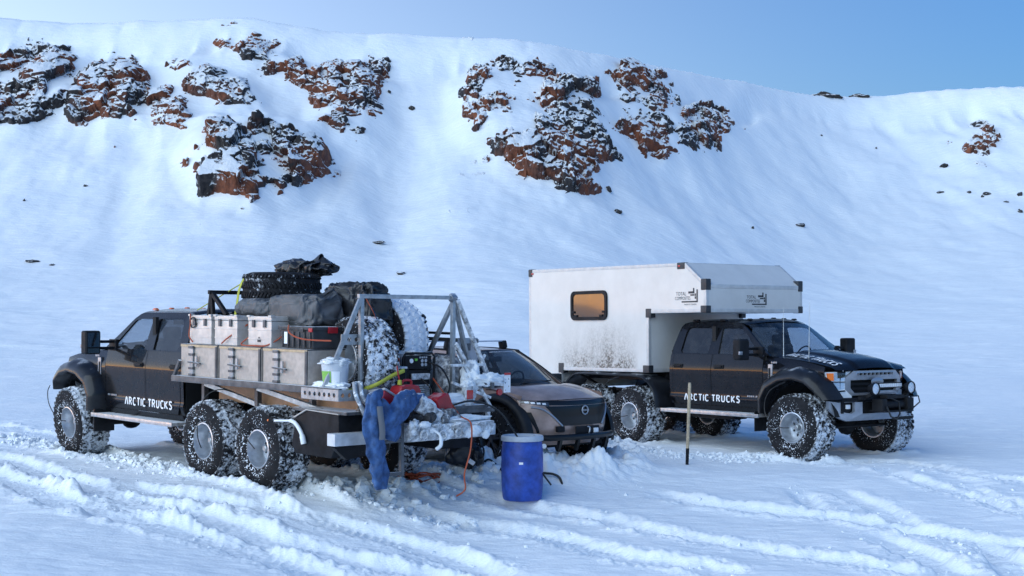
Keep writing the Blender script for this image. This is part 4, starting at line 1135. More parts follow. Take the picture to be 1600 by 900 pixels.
def hose(parent, pts, r=0.008): b = MB(); b.tube(smooth_path(pts), r, 6); return b.build('air_hose', M_RUBBER, parent)
def smooth_path(pts, k=6):
    P = [Vector(p) for p in pts]; n = len(P); out = []
    for i in range(n - 1):
        p0, p1, p2, p3 = P[max(i - 1, 0)], P[i], P[i + 1], P[min(i + 2, n - 1)]
        for j in range(k):
            t = j / k; out.append(0.5 * ((2 * p1) + (p2 - p0) * t + (2 * p0 - 5 * p1 + 4 * p2 - p3) * t * t + (3 * p1 - p0 - 3 * p2 + p3) * t ** 3))
    out.append(P[-1]); return out
hose(CAMPER, [(0.1, -1.26, 0.52), (-0.1, -1.30, 0.53), (-0.36, -1.30, 0.68), (-0.42, -1.29, 0.9), (-0.30, -1.28, 1.12), (0.0, -1.24, 1.27)])
hose(CAMPER, [(-3.98, -1.26, 0.52), (-4.2, -1.30, 0.50), (-4.5, -1.30, 0.6), (-4.7, -1.3, 0.9), (-4.5, -1.3, 1.15), (-4.2, -1.27, 1.25)])
hose(CARGO, [(0.1, 1.26, 0.52), (0.3, 1.30, 0.55), (0.55, 1.32, 0.75), (0.66, 1.30, 0.95), (0.66, 1.26, 1.06)])
hose(CARGO, [(-3.98, 1.24, 0.42), (-3.98, 1.30, 0.6), (-4.0, 1.30, 0.9), (-4.15, 1.26, 1.15), (-4.4, 1.2, 1.24), (-4.6, 1.1, 1.2)])
hose(CARGO, [(-5.33, 1.26, 0.52), (-5.1, 1.30, 0.7), (-4.8, 1.30, 0.85), (-4.6, 1.2, 0.95)])

# tandem mudguard and camper box
def mudguard(s):
    pth = [(-3.20, 0.70), (-3.24, 0.92), (-3.34, 1.10), (-3.52, 1.24), (-3.75, 1.30), (-4.6, 1.31), (-5.5, 1.31), (-5.78, 1.24), (-5.98, 1.08), (-6.08, 0.90), (-6.10, 0.75)]
    P = smooth_path([(x, 0, z) for x, z in pth], 4)
    rings = []
    for y, dz in ((0.70, 0.0), (0.78, 0.012), (0.95, 0.014), (1.12, 0.012), (1.20, -0.004), (1.23, -0.03), (1.222, -0.045), (1.19, -0.02), (0.95, -0.012), (0.70, -0.02)):
        r = []
        for i, p in enumerate(P):
            a = P[max(i - 1, 0)]; c = P[min(i + 1, len(P) - 1)]; t = (c - a).normalized(); n = Vector((-t.z, 0, t.x)); n = n if n.dot(p - Vector((-4.65, 0, 0.5))) > 0 else -n
            q = p + n * dz; r.append((q.x, s * y, q.z))
        rings.append(r)
    b = MB(); b.loft(rings, closed=False); return b.build('mudguard', M_FLARE, CAMPER, 45)
mudguard(-1); mudguard(1)
for x in (-3.6, -5.6):
    for s in (1, -1): b = MB(); b.bar((x, s * 0.45, 0.95), (x, s * 1.1, 1.26), 0.04); b.build('mudguard_stay', M_CHASSIS, CAMPER, 30)

def camper_mat():
    m = mat('camper_white', (0.62, 0.61, 0.59), 0.36, coat=0.15, var=0.06, vscale=3)
    nt = m.node_tree; p = nt.nodes['Principled BSDF']; c0 = p.inputs['Base Color'].links[0].from_socket
    tc = nd(nt, 'ShaderNodeTexCoord').outputs['Object']; s = nd(nt, 'ShaderNodeSeparateXYZ'); nt.links.new(tc, s.inputs[0])
    zz = ramp(nt, s.outputs[2], 2.35, 1.32)
    xm = math_node(nt, 'MULTIPLY', ramp(nt, s.outputs[0], -6.4, -5.0), ramp(nt, s.outputs[0], -3.75, -4.3))
    ym = ramp(nt, s.outputs[1], -1.0, -1.1)
    mp = nd(nt, 'ShaderNodeMapping'); mp.inputs['Scale'].default_value = (1.0, 1.0, 0.25); nt.links.new(tc, mp.inputs[0])
    n1 = noise(nt, 5.0, 5, 0.6, mp.outputs[0]); n2 = noise(nt, 1.6, 4, 0.6, tc); n3 = noise(nt, 26, 5, 0.7, tc)
    f = math_node(nt, 'MULTIPLY', math_node(nt, 'MULTIPLY', zz, xm), ym)
    f = math_node(nt, 'MULTIPLY', f, math_node(nt, 'ADD', ramp(nt, n2, 0.3, 0.7), ramp(nt, n1, 0.35, 0.75)))
    f = math_node(nt, 'MULTIPLY', f, math_node(nt, 'ADD', 0.45, ramp(nt, n3, 0.4, 0.62)))
    low = math_node(nt, 'MULTIPLY', ramp(nt, s.outputs[2], 1.75, 1.36), ramp(nt, n2, 0.42, 0.6)); low = math_node(nt, 'MULTIPLY', math_node(nt, 'MULTIPLY', low, xm), ramp(nt, n3, 0.42, 0.58))
    f = math_node(nt, 'MULTIPLY', math_node(nt, 'ADD', math_node(nt, 'MULTIPLY', f, 1.0), math_node(nt, 'MULTIPLY', low, 1.8)), 0.8, True)
    nt.links.new(mix_col(nt, f, c0, (0.085, 0.075, 0.062)), p.inputs['Base Color'])
    return m
M_CAMP = camper_mat()
M_TRIM = mat('camper_edge_trim', (0.52, 0.52, 0.52), 0.4, 0.2, var=0.15)
M_CAP = mat('camper_corner_cap', (0.025, 0.027, 0.032), 0.5, var=0.4)
CY0, CY1 = -1.17, 1.27
COUT = [(-7.23, 0.98), (-6.14, 0.98), (-6.14, 1.33), (-3.47, 1.345), (-3.47, 2.44), (-1.93, 2.44), (-1.93, 2.93), (-2.47, 3.33), (-7.23, 3.385)]
b = MB(); b.prism(COUT, lambda p, d: (p[0], d, p[1]), CY0, CY1)
CB = b.build('camper_box', M_CAMP, CAMPER, 0)
def trim(b, p0, p1, w=0.05, t=0.004):
    b.bar(p0, p1, w, w)
for ys, sg in ((CY0, -1), (CY1, 1)):
    for i in range(len(COUT)):
        p, q = COUT[i], COUT[(i + 1) % len(COUT)]
        cx, cz = -4.6, 2.5
        d = Vector((q[0] - p[0], 0, q[1] - p[1])).normalized(); n = Vector((-d.z, 0, d.x)) * 0.034
        b = MB(); b.bar(Vector((p[0], ys + sg * -0.030, p[1])) + n * 0.9 + d * 0.02, Vector((q[0], ys + sg * -0.030, q[1])) + n * 0.9 - d * 0.02, 0.066 + 0.002, 0.066 + 0.002); b.build('edge_trim', M_TRIM, CB, 30, 0.012)
for p, dx, dz in zip(COUT, (1, -1, 1, -1, -1, -1, -1, -1, 1), (1, 1, 1, 1, 1, 1, -1, -1, -1)):
    q = (p[0] + 0.03 * dx, p[1] + 0.03 * dz); b = MB(); b.bar((q[0], CY0 + 0.07, q[1]), (q[0], CY1 - 0.07, q[1]), 0.072, 0.072); b.build('edge_trim', M_TRIM, CB, 30, 0.012)
CAPS = [(-7.19, 1.08, 0.13, 0.13), (-6.14, 0.98, 0.13, 0.13), (-6.14, 1.42, 0.17, 0.20), (-3.51, 1.40, 0.17, 0.14), (-3.47, 2.46, 0.15, 0.17), (-1.97, 2.475, 0.15, 0.13), (-1.975, 2.93, 0.14, 0.20), (-2.47, 3.285, 0.20, 0.12), (-7.19, 3.32, 0.13, 0.16)]
for (x, z, w, h), (dx, dz) in zip(CAPS, ((1, 1), (-1, 1), (0, 0.5), (-1, 1), (0, 0), (-1, 1), (-1, 0), (-1, -1), (1, -1))):
    i_ = CAPS.index((x, z, w, h)); cx, cz = COUT[i_]
    for ys, sg in ((CY0, 1), (CY1, -1)):
        b = MB(); b.box((cx + dx * (w / 2 - 0.012) - (0.02 if i_ == 7 else 0), ys + sg * (0.06 - 0.012), cz + dz * (h / 2 - 0.012)), (w, 0.12, h)); b.build('corner_cap', M_CAP, CB, 30, 0.018)
# side window
WX0, WX1, WZ0, WZ1 = -5.79, -4.66, 2.325, 2.90
def rrect(x0, x1, z0, z1, r, n=5):
    P = []
    for cx, cz, a0 in ((x1 - r, z1 - r, 0), (x0 + r, z1 - r, 90), (x0 + r, z0 + r, 180), (x1 - r, z0 + r, 270)):
        for k in range(n + 1): a = R(a0 + 90 * k / n); P.append((cx + r * math.cos(a), cz + r * math.sin(a)))
    return P
b = MB(); b.holed(rrect(WX0, WX1, WZ0, WZ1, 0.12), [rrect(WX0 + 0.065, WX1 - 0.065, WZ0 + 0.065, WZ1 - 0.065, 0.08)], lambda p, d: (p[0], d, p[1]), CY0 - 0.035, CY0 + 0.01); b.build('window_frame', M_PLAST, CB, 30)
M_WPANE = mat('camper_window_pane', (0.012, 0.011, 0.010), 0.08, 0.0, 0.6, 0.4, var=0.8, vscale=3)
b = MB(); b.prism(rrect(WX0 + 0.06, WX1 - 0.06, WZ0 + 0.06, WZ1 - 0.06, 0.09), lambda p, d: (p[0], d, p[1]), CY0 - 0.018, CY0 - 0.006); b.build('window_pane', M_WPANE, CB, 0)
for x, z in ((WX0 + 0.17, WZ0 + 0.085), (WX1 - 0.17, WZ0 + 0.085), (WX1 - 0.085, WZ0 + 0.16), (WX0 + 0.085, WZ0 + 0.16)):
    b = MB(); b.box((x, CY0 - 0.03, z), (0.09, 0.03, 0.045)); b.build('window_latch', M_PLAST, CB, 30, 0.008)
# maker's mark on side and nose
def camper_logo(carry, k):
    font_mesh('TOTAL', 0.105 * k, lambda x, y: carry(x * 0.92 + 0.03 * k, y + 0.165 * k), M_CAP, CB, 'logo_lettering')
    font_mesh('COMPOSITES', 0.098 * k, lambda x, y: carry(x * 0.80, y + 0.075 * k), M_CAP, CB, 'logo_lettering')
    font_mesh('MADE BY CANADA', 0.042 * k, lambda x, y: carry(x + 0.28 * k, y - 0.035 * k), M_CAP, CB, 'logo_lettering')
    for x0, x1, z0, z1 in ((0.40, 0.58, 0.20, 0.245), (0.54, 0.58, 0.20, 0.31), (0.46, 0.58, 0.155, 0.185), (0.64, 0.68, 0.02, 0.28), (0.20, 0.68, 0.02, 0.05), (0.59, 0.63, 0.09, 0.14), (0.59, 0.625, 0.15, 0.20)):
        b = MB(); b.add([carry(x0 * k, z0 * k), carry(x1 * k, z0 * k), carry(x1 * k, z1 * k), carry(x0 * k, z1 * k)], [(0, 1, 2, 3)]); b.build('logo_bar', M_CAP, CB, 0)
camper_logo(lambda x, y: (-2.74 + x, CY0 - 0.003, 2.60 + y), 0.88)
camper_logo(lambda x, y: (-1.93 + 0.003, -0.20 + x, 2.56 + y), 0.78)
for x, z in ((-7.1, 3.30), (-2.62, 3.28)): b = MB(); b.box((x, CY0 - 0.008, z), (0.06, 0.02, 0.03)); b.build('marker_lamp', M_REDLENS, CB, 30, 0.005)
b = MB(); b.box((-4.8, 0.05, 1.24), (2.6, 1.5, 0.14)); b.build('camper_subframe', M_CHASSIS, CAMPER, 30, 0.01)
# ------------------------------------------------------------------ cargo bed of the left truck
A = CARGO
def apt(x, y, z): return MA @ Vector((x, y, z))
def athing(name, label, cat, p, rot=(0, 0, 0), group=None):
    from mathutils import Euler
    return thing(name, label, cat, matrix=MA @ Matrix.Translation(p) @ Euler(rot).to_matrix().to_4x4(), group=group)
M_BED = mat('bed_steel', (0.10, 0.105, 0.115), 0.5, 0.6, var=0.5, vscale=8, snow=0.12, sscale=14, up=0.9, upth=0.7)
M_BEDGLOW = mat('bed_side_sunset_tint', (0.34, 0.19, 0.10), 0.5, coat=0.2, var=0.4, vscale=4, snow=0.05)  # black bed side under the load, its orange sunset reflection painted into the colour
M_BOX = mat('worn_alu_board', (0.42, 0.37, 0.33), 0.5, 0.25, var=0.22, vscale=12, snow=0.05, sscale=9)
M_BOXEDGE = mat('box_edge_wood', (0.50, 0.36, 0.22), 0.6, var=0.3, vscale=10)
M_CASE = mat('alu_case', (0.56, 0.53, 0.50), 0.42, 0.35, var=0.18, vscale=9, snow=0.06, sscale=10, up=0.25, upth=0.9)
M_TOTE = mat('grey_tote', (0.035, 0.037, 0.042), 0.55, var=0.5, vscale=6, snow=0.16, sscale=16, up=0.8, upth=0.85)
M_ROPE = mat('orange_cord', (0.38, 0.07, 0.025), 0.6, snow=0.08, sscale=40)
M_STRAPY = mat('yellow_strap', (0.42, 0.43, 0.05), 0.6, var=0.2)
M_STRAPO = mat('orange_strap', (0.70, 0.13, 0.05), 0.6, var=0.2)
M_BLUE = mat('blue_cloth', (0.030, 0.070, 0.18), 0.8, var=0.6, vscale=9, up=0.5, upth=0.9, sscale=14, col2=(0.06, 0.15, 0.36))
M_GREYCL = mat('grey_tarpaulin', (0.085, 0.088, 0.095), 0.55, var=0.5, vscale=4, snow=0.05, sscale=16, up=0.35, upth=1.05)
M_BLACKCL = mat('black_plastic_sheet', (0.014, 0.015, 0.018), 0.32, var=0.6, vscale=4, snow=0.07, sscale=12)
M_RED = mat('red_plastic', (0.36, 0.012, 0.02), 0.4, var=0.3, snow=0.08, sscale=14, up=0.25, upth=0.95)
M_SNOWB = mat('clinging_snow', (0.80, 0.83, 0.86), 0.7, bump=0.8, bscale=22)
M_FROST = mat('frosted_metal', (0.14, 0.145, 0.16), 0.6, 0.1, var=0.5, snow=0.66, sscale=13, up=0.9, upth=0.5, soft=0.3)

b = MB(); b.box((-4.62, 0, 1.335), (2.78, 2.42, 0.04)); deck = b.build('bed_floor', M_BED, A, 30, 0.006)
b = MB(); b.box((-6.58, 0, 1.08), (1.14, 2.30, 0.04)); b.build('rear_well_floor', M_BED, A, 30, 0.006)
for s in (1, -1):
    b = MB(); b.box((-5.18, s * 1.245, 1.345), (3.94, 0.05, 0.085)); b.build('bed_rail', M_BED, A, 30, 0.006)
    b = MB(); b.box((-5.18, s * 1.19, 1.372), (3.9, 0.10, 0.03)); 
    b.build('rail_snow', M_SNOWB, A, 30, 0.012) if s > 0 else b.build('rail_ledge', M_BED, A, 30)
b = MB(); b.box((-3.225, 0, 1.345), (0.05, 2.46, 0.085)); b.build('bed_rail', M_BED, A, 30, 0.006)
b = MB(); b.bar((-3.20, 1.24, 1.33), (-3.36, 1.22, 1.60), 0.04); b.build('bed_corner_brace', M_BED, A, 30)
# drilled corner plates at the tail of the bed
def circ(cx, cy, r, n=10): return [(cx + r * math.cos(2 * math.pi * k / n), cy + r * math.sin(2 * math.pi * k / n)) for k in range(n)]
b = MB(); b.holed([(-7.16, 1.235), (-6.40, 1.235), (-6.40, 1.37), (-7.16, 1.37)], [circ(-7.08 + 0.1 * k, 1.305, 0.028) for k in range(7)], lambda p, d: (p[0], d, p[1]), 1.272, 1.285); b.build('drilled_plate', M_STEELBAR, A, 30)
b = MB(); b.holed([(0.86, 1.235), (1.28, 1.235), (1.28, 1.37), (0.86, 1.37)], [circ(0.92 + 0.1 * k, 1.305, 0.028) for k in range(4)], lambda p, d: (d, p[0], p[1]), -7.17, -7.157); b.build('drilled_plate', M_STEELBAR, A, 30)
b = MB(); b.holed([(0.60, 1.90), (1.02, 1.90), (1.02, 2.03), (0.60, 2.03)], [circ(0.68 + 0.11 * k, 1.965, 0.03) for k in range(3)], lambda p, d: (d, p[0], p[1]), -6.86, -6.848); b.build('drilled_plate', M_STEELBAR, A, 30)
for s in (1, -1):
    b = MB(); b.box((-5.3, s * 0.78, 1.17), (3.2, 0.03, 0.26)); b.build('under_bed_panel', M_BEDGLOW, A, 30)
    for p0, p1 in (((-3.95, 1.16, 1.30), (-4.95, 0.86, 1.02)), ((-5.25, 1.16, 1.30), (-6.35, 0.86, 1.04))): b = MB(); b.bar((p0[0], s * p0[1], p0[2]), (p1[0], s * p1[1], p1[2]), 0.06); b.build('bed_strut', M_STEELBAR, A, 30)
    for x in (-3.5, -4.85, -6.1): b = MB(); b.bar((x, s * 0.9, 0.92), (x, s * 0.9, 1.31), 0.07); b.build('bed_post', M_BED, A, 30)
# hoop behind the cab
for s in (1, -1):
    b = MB(); b.bar((-3.42, s * 0.9, 1.38), (-3.66, s * 0.9, 2.54), 0.055); b.build('rack_leg', M_CHASSIS, A, 30, 0.006)
    b = MB(); b.bar((-4.06, s * 0.9, 2.24), (-3.68, s * 0.9, 2.54), 0.055); b.build('rack_brace', M_CHASSIS, A, 30, 0.006)
    b = MB(); b.bar((-3.70, s * 0.9, 2.24), (-3.67, s * 0.9, 2.50), 0.05); b.build('rack_brace', M_CHASSIS, A, 30, 0.006)
b = MB(); b.bar((-3.66, -0.95, 2.555), (-3.66, 0.95, 2.555), 0.055); b.build('rack_crossbar', M_CHASSIS, A, 30, 0.006)
# rear gantry of square tube
GT = 0.052
b = MB(); b.bar((-6.90, -0.80, 2.50), (-6.90, 0.80, 2.50), GT); b.build('gantry_crossbar', M_STEELBAR, A, 30, 0.005)
for s in (1, -1):
    b = MB(); b.bar((-6.90, s * 0.76, 2.475), (-6.78, s * 1.22, 1.375), GT); b.build('gantry_leg', M_STEELBAR, A, 30, 0.005)
    b = MB(); b.bar((-6.90, s * 0.75, 2.474), (-6.90, s * 0.75, 1.10), GT); b.build('gantry_leg', M_STEELBAR, A, 30, 0.005)
b = MB(); b.bar((-6.89, -0.78, 2.474), (-6.10, -0.80, 1.40), GT); b.build('gantry_leg', M_STEELBAR, A, 30, 0.005)
b = MB(); b.bar((-6.92, -0.80, 2.474), (-7.02, -1.28, 1.45), GT); b.build('gantry_leg', M_FROST, A, 30, 0.005)
b = MB(); b.bar((-7.0, -0.72, 1.9), (-7.05, -1.30, 1.05), 0.04); b.build('gantry_stay', M_FROST, A, 30, 0.005)
b = MB(); b.bar((-6.93, -0.74, 2.47), (-6.87, -0.74, 2.53), 0.09); b.build('gantry_clamp', M_STEELBAR, A, 30, 0.01)
# far side rail with marker lamps
b = MB(); b.bar((-4.9, -1.2, 1.95), (-6.88, -1.2, 1.93), 0.05); sr = b.build('side_rail', M_BED, A, 30, 0.005)
b = MB(); b.bar((-4.9, -1.18, 2.03), (-6.4, -1.18, 2.02), 0.035); b.build('side_rail', M_CHASSIS, A, 30, 0.005)
for k in range(3): b = MB(); b.box((-5.35 - 0.24 * k, -1.15, 2.03), (0.04, 0.03, 0.035)); b.build('rail_lamp', M_STRAPY, sr, 30, 0.006)
for x in (-4.95, -6.3): b = MB(); b.bar((x, -1.2, 1.38), (x, -1.2, 1.93), 0.045); b.build('rail_post', M_BED, A, 30)
# tank and mudguard behind the rear wheel
tk = [(-6.02, 0.62), (-6.10, 0.98), (-6.35, 1.08), (-7.00, 1.06), (-7.02, 0.80), (-6.86, 0.52), (-6.10, 0.52)]
for s in (1, -1):
    b = MB(); b.prism(tk, lambda p, d: (p[0], s * d, p[1]), 0.55, 1.16); t_ = b.build('side_tank', M_PLAST, A, 30, 0.02)
    b = MB(); b.prism([(-6.06, 0.975), (-6.34, 1.092), (-7.02, 1.072), (-7.02, 1.06), (-6.35, 1.08), (-6.09, 0.97)], lambda p, d: (p[0], s * d, p[1]), 0.54, 1.175); b.build('tank_lid', mat_tanklid if s > 0 else M_PLAST, t_, 30)
    b = MB(); b.tube(smooth_path([(-5.62, s * 1.19, 0.90), (-5.9, s * 1.2, 0.92), (-6.12, s * 1.2, 0.92), (-6.28, s * 1.2, 0.80), (-6.33, s * 1.19, 0.66)]), [0.016] * 10 + [0.026] * 10 + [0.036] * 5, 8); mk = b.build('marker_arm', M_SNOWB if s > 0 else M_CHASSIS, A, 50)
    b = MB(); b.cyl((-5.60, s * 1.205, 0.90), (-5.575, s * 1.205, 0.90), 0.033, n=12); b.build('marker_lens', M_AMBER, mk, 30)
# tail beam, shelf, hand rail, ladder
b = MB(); b.box((-7.06, 0.0, 0.77), (0.16, 2.62, 0.15)); b.build('tail_beam', mat('tail_beam_white', (0.50, 0.53, 0.57), 0.5, 0.2, var=0.3, vscale=6, snow=0.3, sscale=10), A, 30, 0.012)
b = MB(); b.prism([(1.29, 0.68), (0.45, 0.70), (0.45, 0.60), (1.1, 0.52)], lambda p, d: (d, p[0], p[1]), -7.10, -7.02); b.build('tail_beam_skirt', M_CHASSIS, A, 30)
b = MB(); b.prism([(-7.16, 0.93), (-7.50, 0.92), (-7.50, 0.80), (-7.38, 0.71), (-7.16, 0.71)], lambda p, d: (p[0], d, p[1]), -0.95, 0.42); shelf = b.build('tail_shelf', M_FROST, A, 30, 0.012)
b = MB(); b.bar((-7.10, -0.50, 1.03), (-7.10, -1.30, 1.03), 0.06); b.build('hand_rail', M_BED, A, 30, 0.006)
for y in (-0.55, -1.2): b = MB(); b.bar((-7.10, y, 0.84), (-7.10, y, 1.02), 0.05); b.build('hand_rail_post', M_FROST, A, 30)
lad = None
for y in (0.48, 0.80):
    b = MB(); b.bar((-7.38, y, 0.30 if y < 0.6 else 0.34), (-7.36, y, 1.12 if y < 0.6 else 0.95), 0.05); b.build('ladder_post', M_FROST if y > 0.6 else M_BED, A, 30, 0.005)
for z in (0.34, 0.74): b = MB(); b.bar((-7.38, 0.82, z), (-7.38, 0.48, z), 0.042); b.build('ladder_rung', M_BED, A, 30, 0.005)
b = MB(); b.bar((-7.36, 0.48, 1.12), (-7.10, 0.48, 1.12), 0.05); b.build('ladder_bracket', M_BED, A, 30, 0.005)
# tail lamp arm on the far side, crusted with snow
def lumpy(name, c, size, material, parent, seed, amp=0.22, sub=4, freq=2.2):
    bm = bmesh.new(); bmesh.ops.create_icosphere(bm, subdivisions=sub, radius=1.0)
    P = np.array([v.co[:] for v in bm.verts]); n = fbm3(P[:, 0] * freq + seed * 3.1, P[:, 1] * freq, P[:, 2] * freq - seed, 4, 0.55)
    for v, k in zip(bm.verts, n): q = v.co * (1 + amp * 2 * k); v.co = Vector((q.x * size[0] / 2 + c[0], q.y * size[1] / 2 + c[1], q.z * size[2] / 2 + c[2]))
    me = bpy.data.meshes.new(name); bm.to_mesh(me); bm.free(); me.polygons.foreach_set('use_smooth', [True] * len(me.polygons))
    return link(name, me, material, parent)
b = MB(); b.bar((-7.0, -1.15, 1.38), (-7.05, -1.52, 1.36), 0.07); arm = b.build('tail_lamp_arm', M_FROST, A, 30, 0.01)
b = MB(); b.holed([(-1.50, 1.24), (-1.62, 1.24), (-1.62, 1.48), (-1.50, 1.48)], [circ(-1.53 - 0.03 * (k % 2) * 2, 1.27 + 0.05 * k, 0.012, 6) for k in range(4)], lambda p, d: (d, p[0], p[1]), -7.09, -7.08); b.build('number_plate_strip', M_WHITE, arm, 30)
b = MB(); b.box((-7.095, -1.56, 1.49), (0.012, 0.11, 0.03)); b.build('reflector', M_REDLENS, arm, 30, 0.004)
b = MB(); b.cyl((-7.09, -1.43, 1.25), (-7.06, -1.43, 1.25), 0.045, n=14); b.build('reflector', M_REDLENS, arm, 40)
lumpy('arm_snow', (-7.06, -1.26, 1.42), (0.17, 0.50, 0.16), M_SNOWB, arm, 3, 0.3)
b = MB(); b.box((-7.08, -0.86, 1.22), (0.08, 0.13, 0.26)); tl = b.build('tail_lamp', M_FROST, A, 30, 0.02)
b = MB(); b.box((-7.125, -0.86, 1.24), (0.02, 0.10, 0.12)); b.build('tail_lens', M_REDLENS, tl, 30, 0.012)
lumpy('lamp_snow', (-7.07, -0.87, 1.37), (0.12, 0.20, 0.14), M_SNOWB, tl, 5, 0.3)
# snow heaped in the tail of the bed
def heap(label, name, c, size, seed, amp=0.3):
    o = lumpy(name, (0, 0, 0), size, M_SNOWB, None, seed, amp * 0.5, 5, 1.6); o.matrix_world = MA @ Matrix.Translation(c); o['kind'] = 'stuff'; o['label'] = label; o['category'] = 'snow'
    return o
heap('clinging snow on the truck tail left of the brown car', 'snow_crust', (-6.96, -1.00, 1.46), (0.22, 0.26, 0.46), 11, 0.34)
heap('snow caked over the tail shelf below the red can', 'snow_crust', (-7.32, -0.36, 0.955), (0.32, 1.10, 0.11), 12, 0.4)
heap('loose snow lying beside the generator feet', 'snow_crust', (-6.98, -0.62, 1.16), (0.30, 0.80, 0.18), 13, 0.35)
heap('snow packed along the bed corner under the white bucket', 'snow_crust', (-6.72, 1.08, 1.40), (0.62, 0.26, 0.12), 14, 0.35)
heap('snow packed on the generator side of the far gantry leg', 'snow_crust', (-6.86, -1.02, 1.22), (0.22, 0.30, 0.34), 15, 0.35)
# frosted hoses hanging at the bed corner
for k, (dx, dy) in enumerate(((0, 0), (-0.05, 0.06), (0.03, -0.07), (-0.06, -0.03))):
    b = MB(); b.tube(smooth_path([(-7.18 + dx, 1.04 + dy, 1.46), (-7.26 + dx, 1.06 + dy, 1.28), (-7.28 + dx, 0.98 + dy - 0.05 * k, 1.08), (-7.26 + dx, 0.84 + dy, 0.92 - 0.03 * k)]), 0.026, 8); b.build('frosted_hose', mat_frosth, A, 50)

# ------------------------------------------------------------------ things on the bed
BX = [(-3.32, -4.30), (-4.33, -5.36), (-5.39, -6.40)]
BL = ['worn board cargo box with lever latch, nearest the cab of the left truck', 'worn board cargo box with lever latch, middle one on the bed edge', 'worn board cargo box with lever latch, rearmost beside the white bucket']
for (x0, x1), lab in zip(BX, BL):
    c = (x0 + x1) / 2; w = abs(x1 - x0) - 0.01
    t = athing('cargo_box', lab, 'box', (c, 0.90, 1.39), group='board cargo boxes along the bed')
    b = MB(); b.box((0, 0, 0.215), (w, 0.56, 0.43)); b.build('body', M_BOX, t, 30, 0.008)
    b = MB(); b.box((0, 0.288, 0.418), (w - 0.02, 0.012, 0.03)); b.build('top_edge', M_BOXEDGE, t, 30)
    b = MB(); b.box((0, 0.0, 0.436), (w, 0.58, 0.014)); b.build('lid', M_BED, t, 30)
    b = MB(); b.box((-w / 2 + 0.03, 0.29, 0.21), (0.045, 0.02, 0.42)); b.build('corner_post', M_BED, t, 30, 0.004)
    b = MB(); b.box((w * 0.17, 0.296, 0.21), (0.085, 0.03, 0.42)); lt = b.build('latch_bar', M_STEELBAR, t, 30, 0.006)
    for zz in (0.40, 0.30, 0.11, 0.02): b = MB(); b.box((w * 0.17, 0.305, zz), (0.115, 0.04, 0.035)); b.build('latch_bracket', M_BED, lt, 30, 0.005)
    b = MB(); b.bar((w * 0.17 + 0.05, 0.325, 0.195), (w * 0.17 - 0.26, 0.325, 0.18), 0.03, 0.022); b.build('handle', M_BED, lt, 30, 0.005)
    b = MB(); b.box((w * 0.02, 0.318, 0.21), (0.05, 0.02, 0.15)); b.build('keeper', M_STEELBAR, lt, 30, 0.008)
CX = [(-3.50, -4.07), (-4.16, -4.72), (-4.99, -5.53)]
CLb = ['ribbed aluminium case with open rope coil, left of three on the truck', 'ribbed aluminium case in the middle of three on the truck', 'ribbed aluminium case with an arrow mark, next to the dark tote']
for i, ((x0, x1), lab) in enumerate(zip(CX, CLb)):
    c = (x0 + x1) / 2; w = abs(x1 - x0)
    t = athing('aluminium_case', lab, 'case', (c, 0.80, 1.838), group='aluminium cases on the board boxes')
    b = MB(); b.box((0, 0, 0.165), (w, 0.70, 0.33)); b.build('body', M_CASE, t, 30, 0.012)
    b = MB(); b.box((0, 0, 0.365), (w + 0.012, 0.712, 0.062)); b.build('lid', M_CASE, t, 30, 0.014)
    for zz in (0.10, 0.22): b = MB(); b.box((0, 0, zz), (w + 0.012, 0.712, 0.014)); b.build('rib', M_CASE, t, 30, 0.004)
    for sx in (-1, 1):
        for sy in (-1, 1):
            b = MB(); b.box((sx * (w / 2 - 0.02), sy * 0.335, 0.395), (0.07, 0.07, 0.03)); b.build('corner_cap', M_CASE, t, 30, 0.01)
        b = MB(); b.box((sx * w * 0.24, 0.362, 0.30), (0.055, 0.022, 0.10)); b.build('latch', M_BED, t, 30, 0.006)
        b = MB(); b.box((sx * (w / 2 + 0.008), 0.05, 0.24), (0.022, 0.2, 0.05)); b.build('handle', M_BED, t, 30, 0.008)
    if i == 2:
        b = MB(); b.add([(0.05, 0.3535, 0.06), (-0.03, 0.3535, 0.06), (-0.03, 0.3535, 0.09), (-0.045, 0.3535, 0.09), (0.01, 0.3535, 0.13), (0.065, 0.3535, 0.09), (0.05, 0.3535, 0.09)], [(0, 1, 2, 3, 4, 5, 6)]); b.build('arrow_mark', M_CAP, t, 0)
    if i == 1:
        b = MB(); b.box((-w / 2 - 0.003, 0.0, 0.13), (0.004, 0.24, 0.07)); b.build('orange_label', M_STRAPO, t, 0)
# cords lashing the cases
for k, pts in enumerate(([(-3.55, 1.17, 2.25), (-3.58, 1.19, 2.1), (-3.55, 1.19, 1.95), (-3.62, 1.17, 1.86)], [(-4.74, 1.0, 2.12), (-4.55, 1.17, 1.95), (-4.40, 1.19, 1.86)], [(-5.0, 1.10, 1.98), (-4.85, 1.17, 1.86), (-5.2, 1.17, 1.85), (-5.45, 1.17, 1.86), (-5.56, 1.05, 1.95), (-5.58, 0.9, 2.08)], [(-5.95, 1.17, 2.13), (-6.0, 1.19, 2.03), (-6.3, 1.19, 1.96), (-6.8, 1.13, 1.95)])):
    b = MB(); b.tube(smooth_path(pts), 0.010, 6); o = b.build('lashing_cord', M_ROPE, None); o.matrix_world = MA
    tag(o, ['short orange cord hanging on the left aluminium case', 'orange cord stretched beside the middle aluminium case', 'orange cord around the foot of the arrow-marked case', 'orange cord running from the dark tote to the gantry'][k], 'cord', 'orange lashing cords')
b = MB(); b.tube([(-3.62 + 0.08 * math.cos(a), 1.17 + 0.01 * math.sin(3 * a), 2.13 + 0.07 * math.sin(a)) for a in [k * math.pi / 8 for k in range(33)]], 0.009, 6); o = b.build('rope_coil', M_RUBBER, None); o.matrix_world = MA; tag(o, 'small dark rope coil hung on the left aluminium case', 'rope')
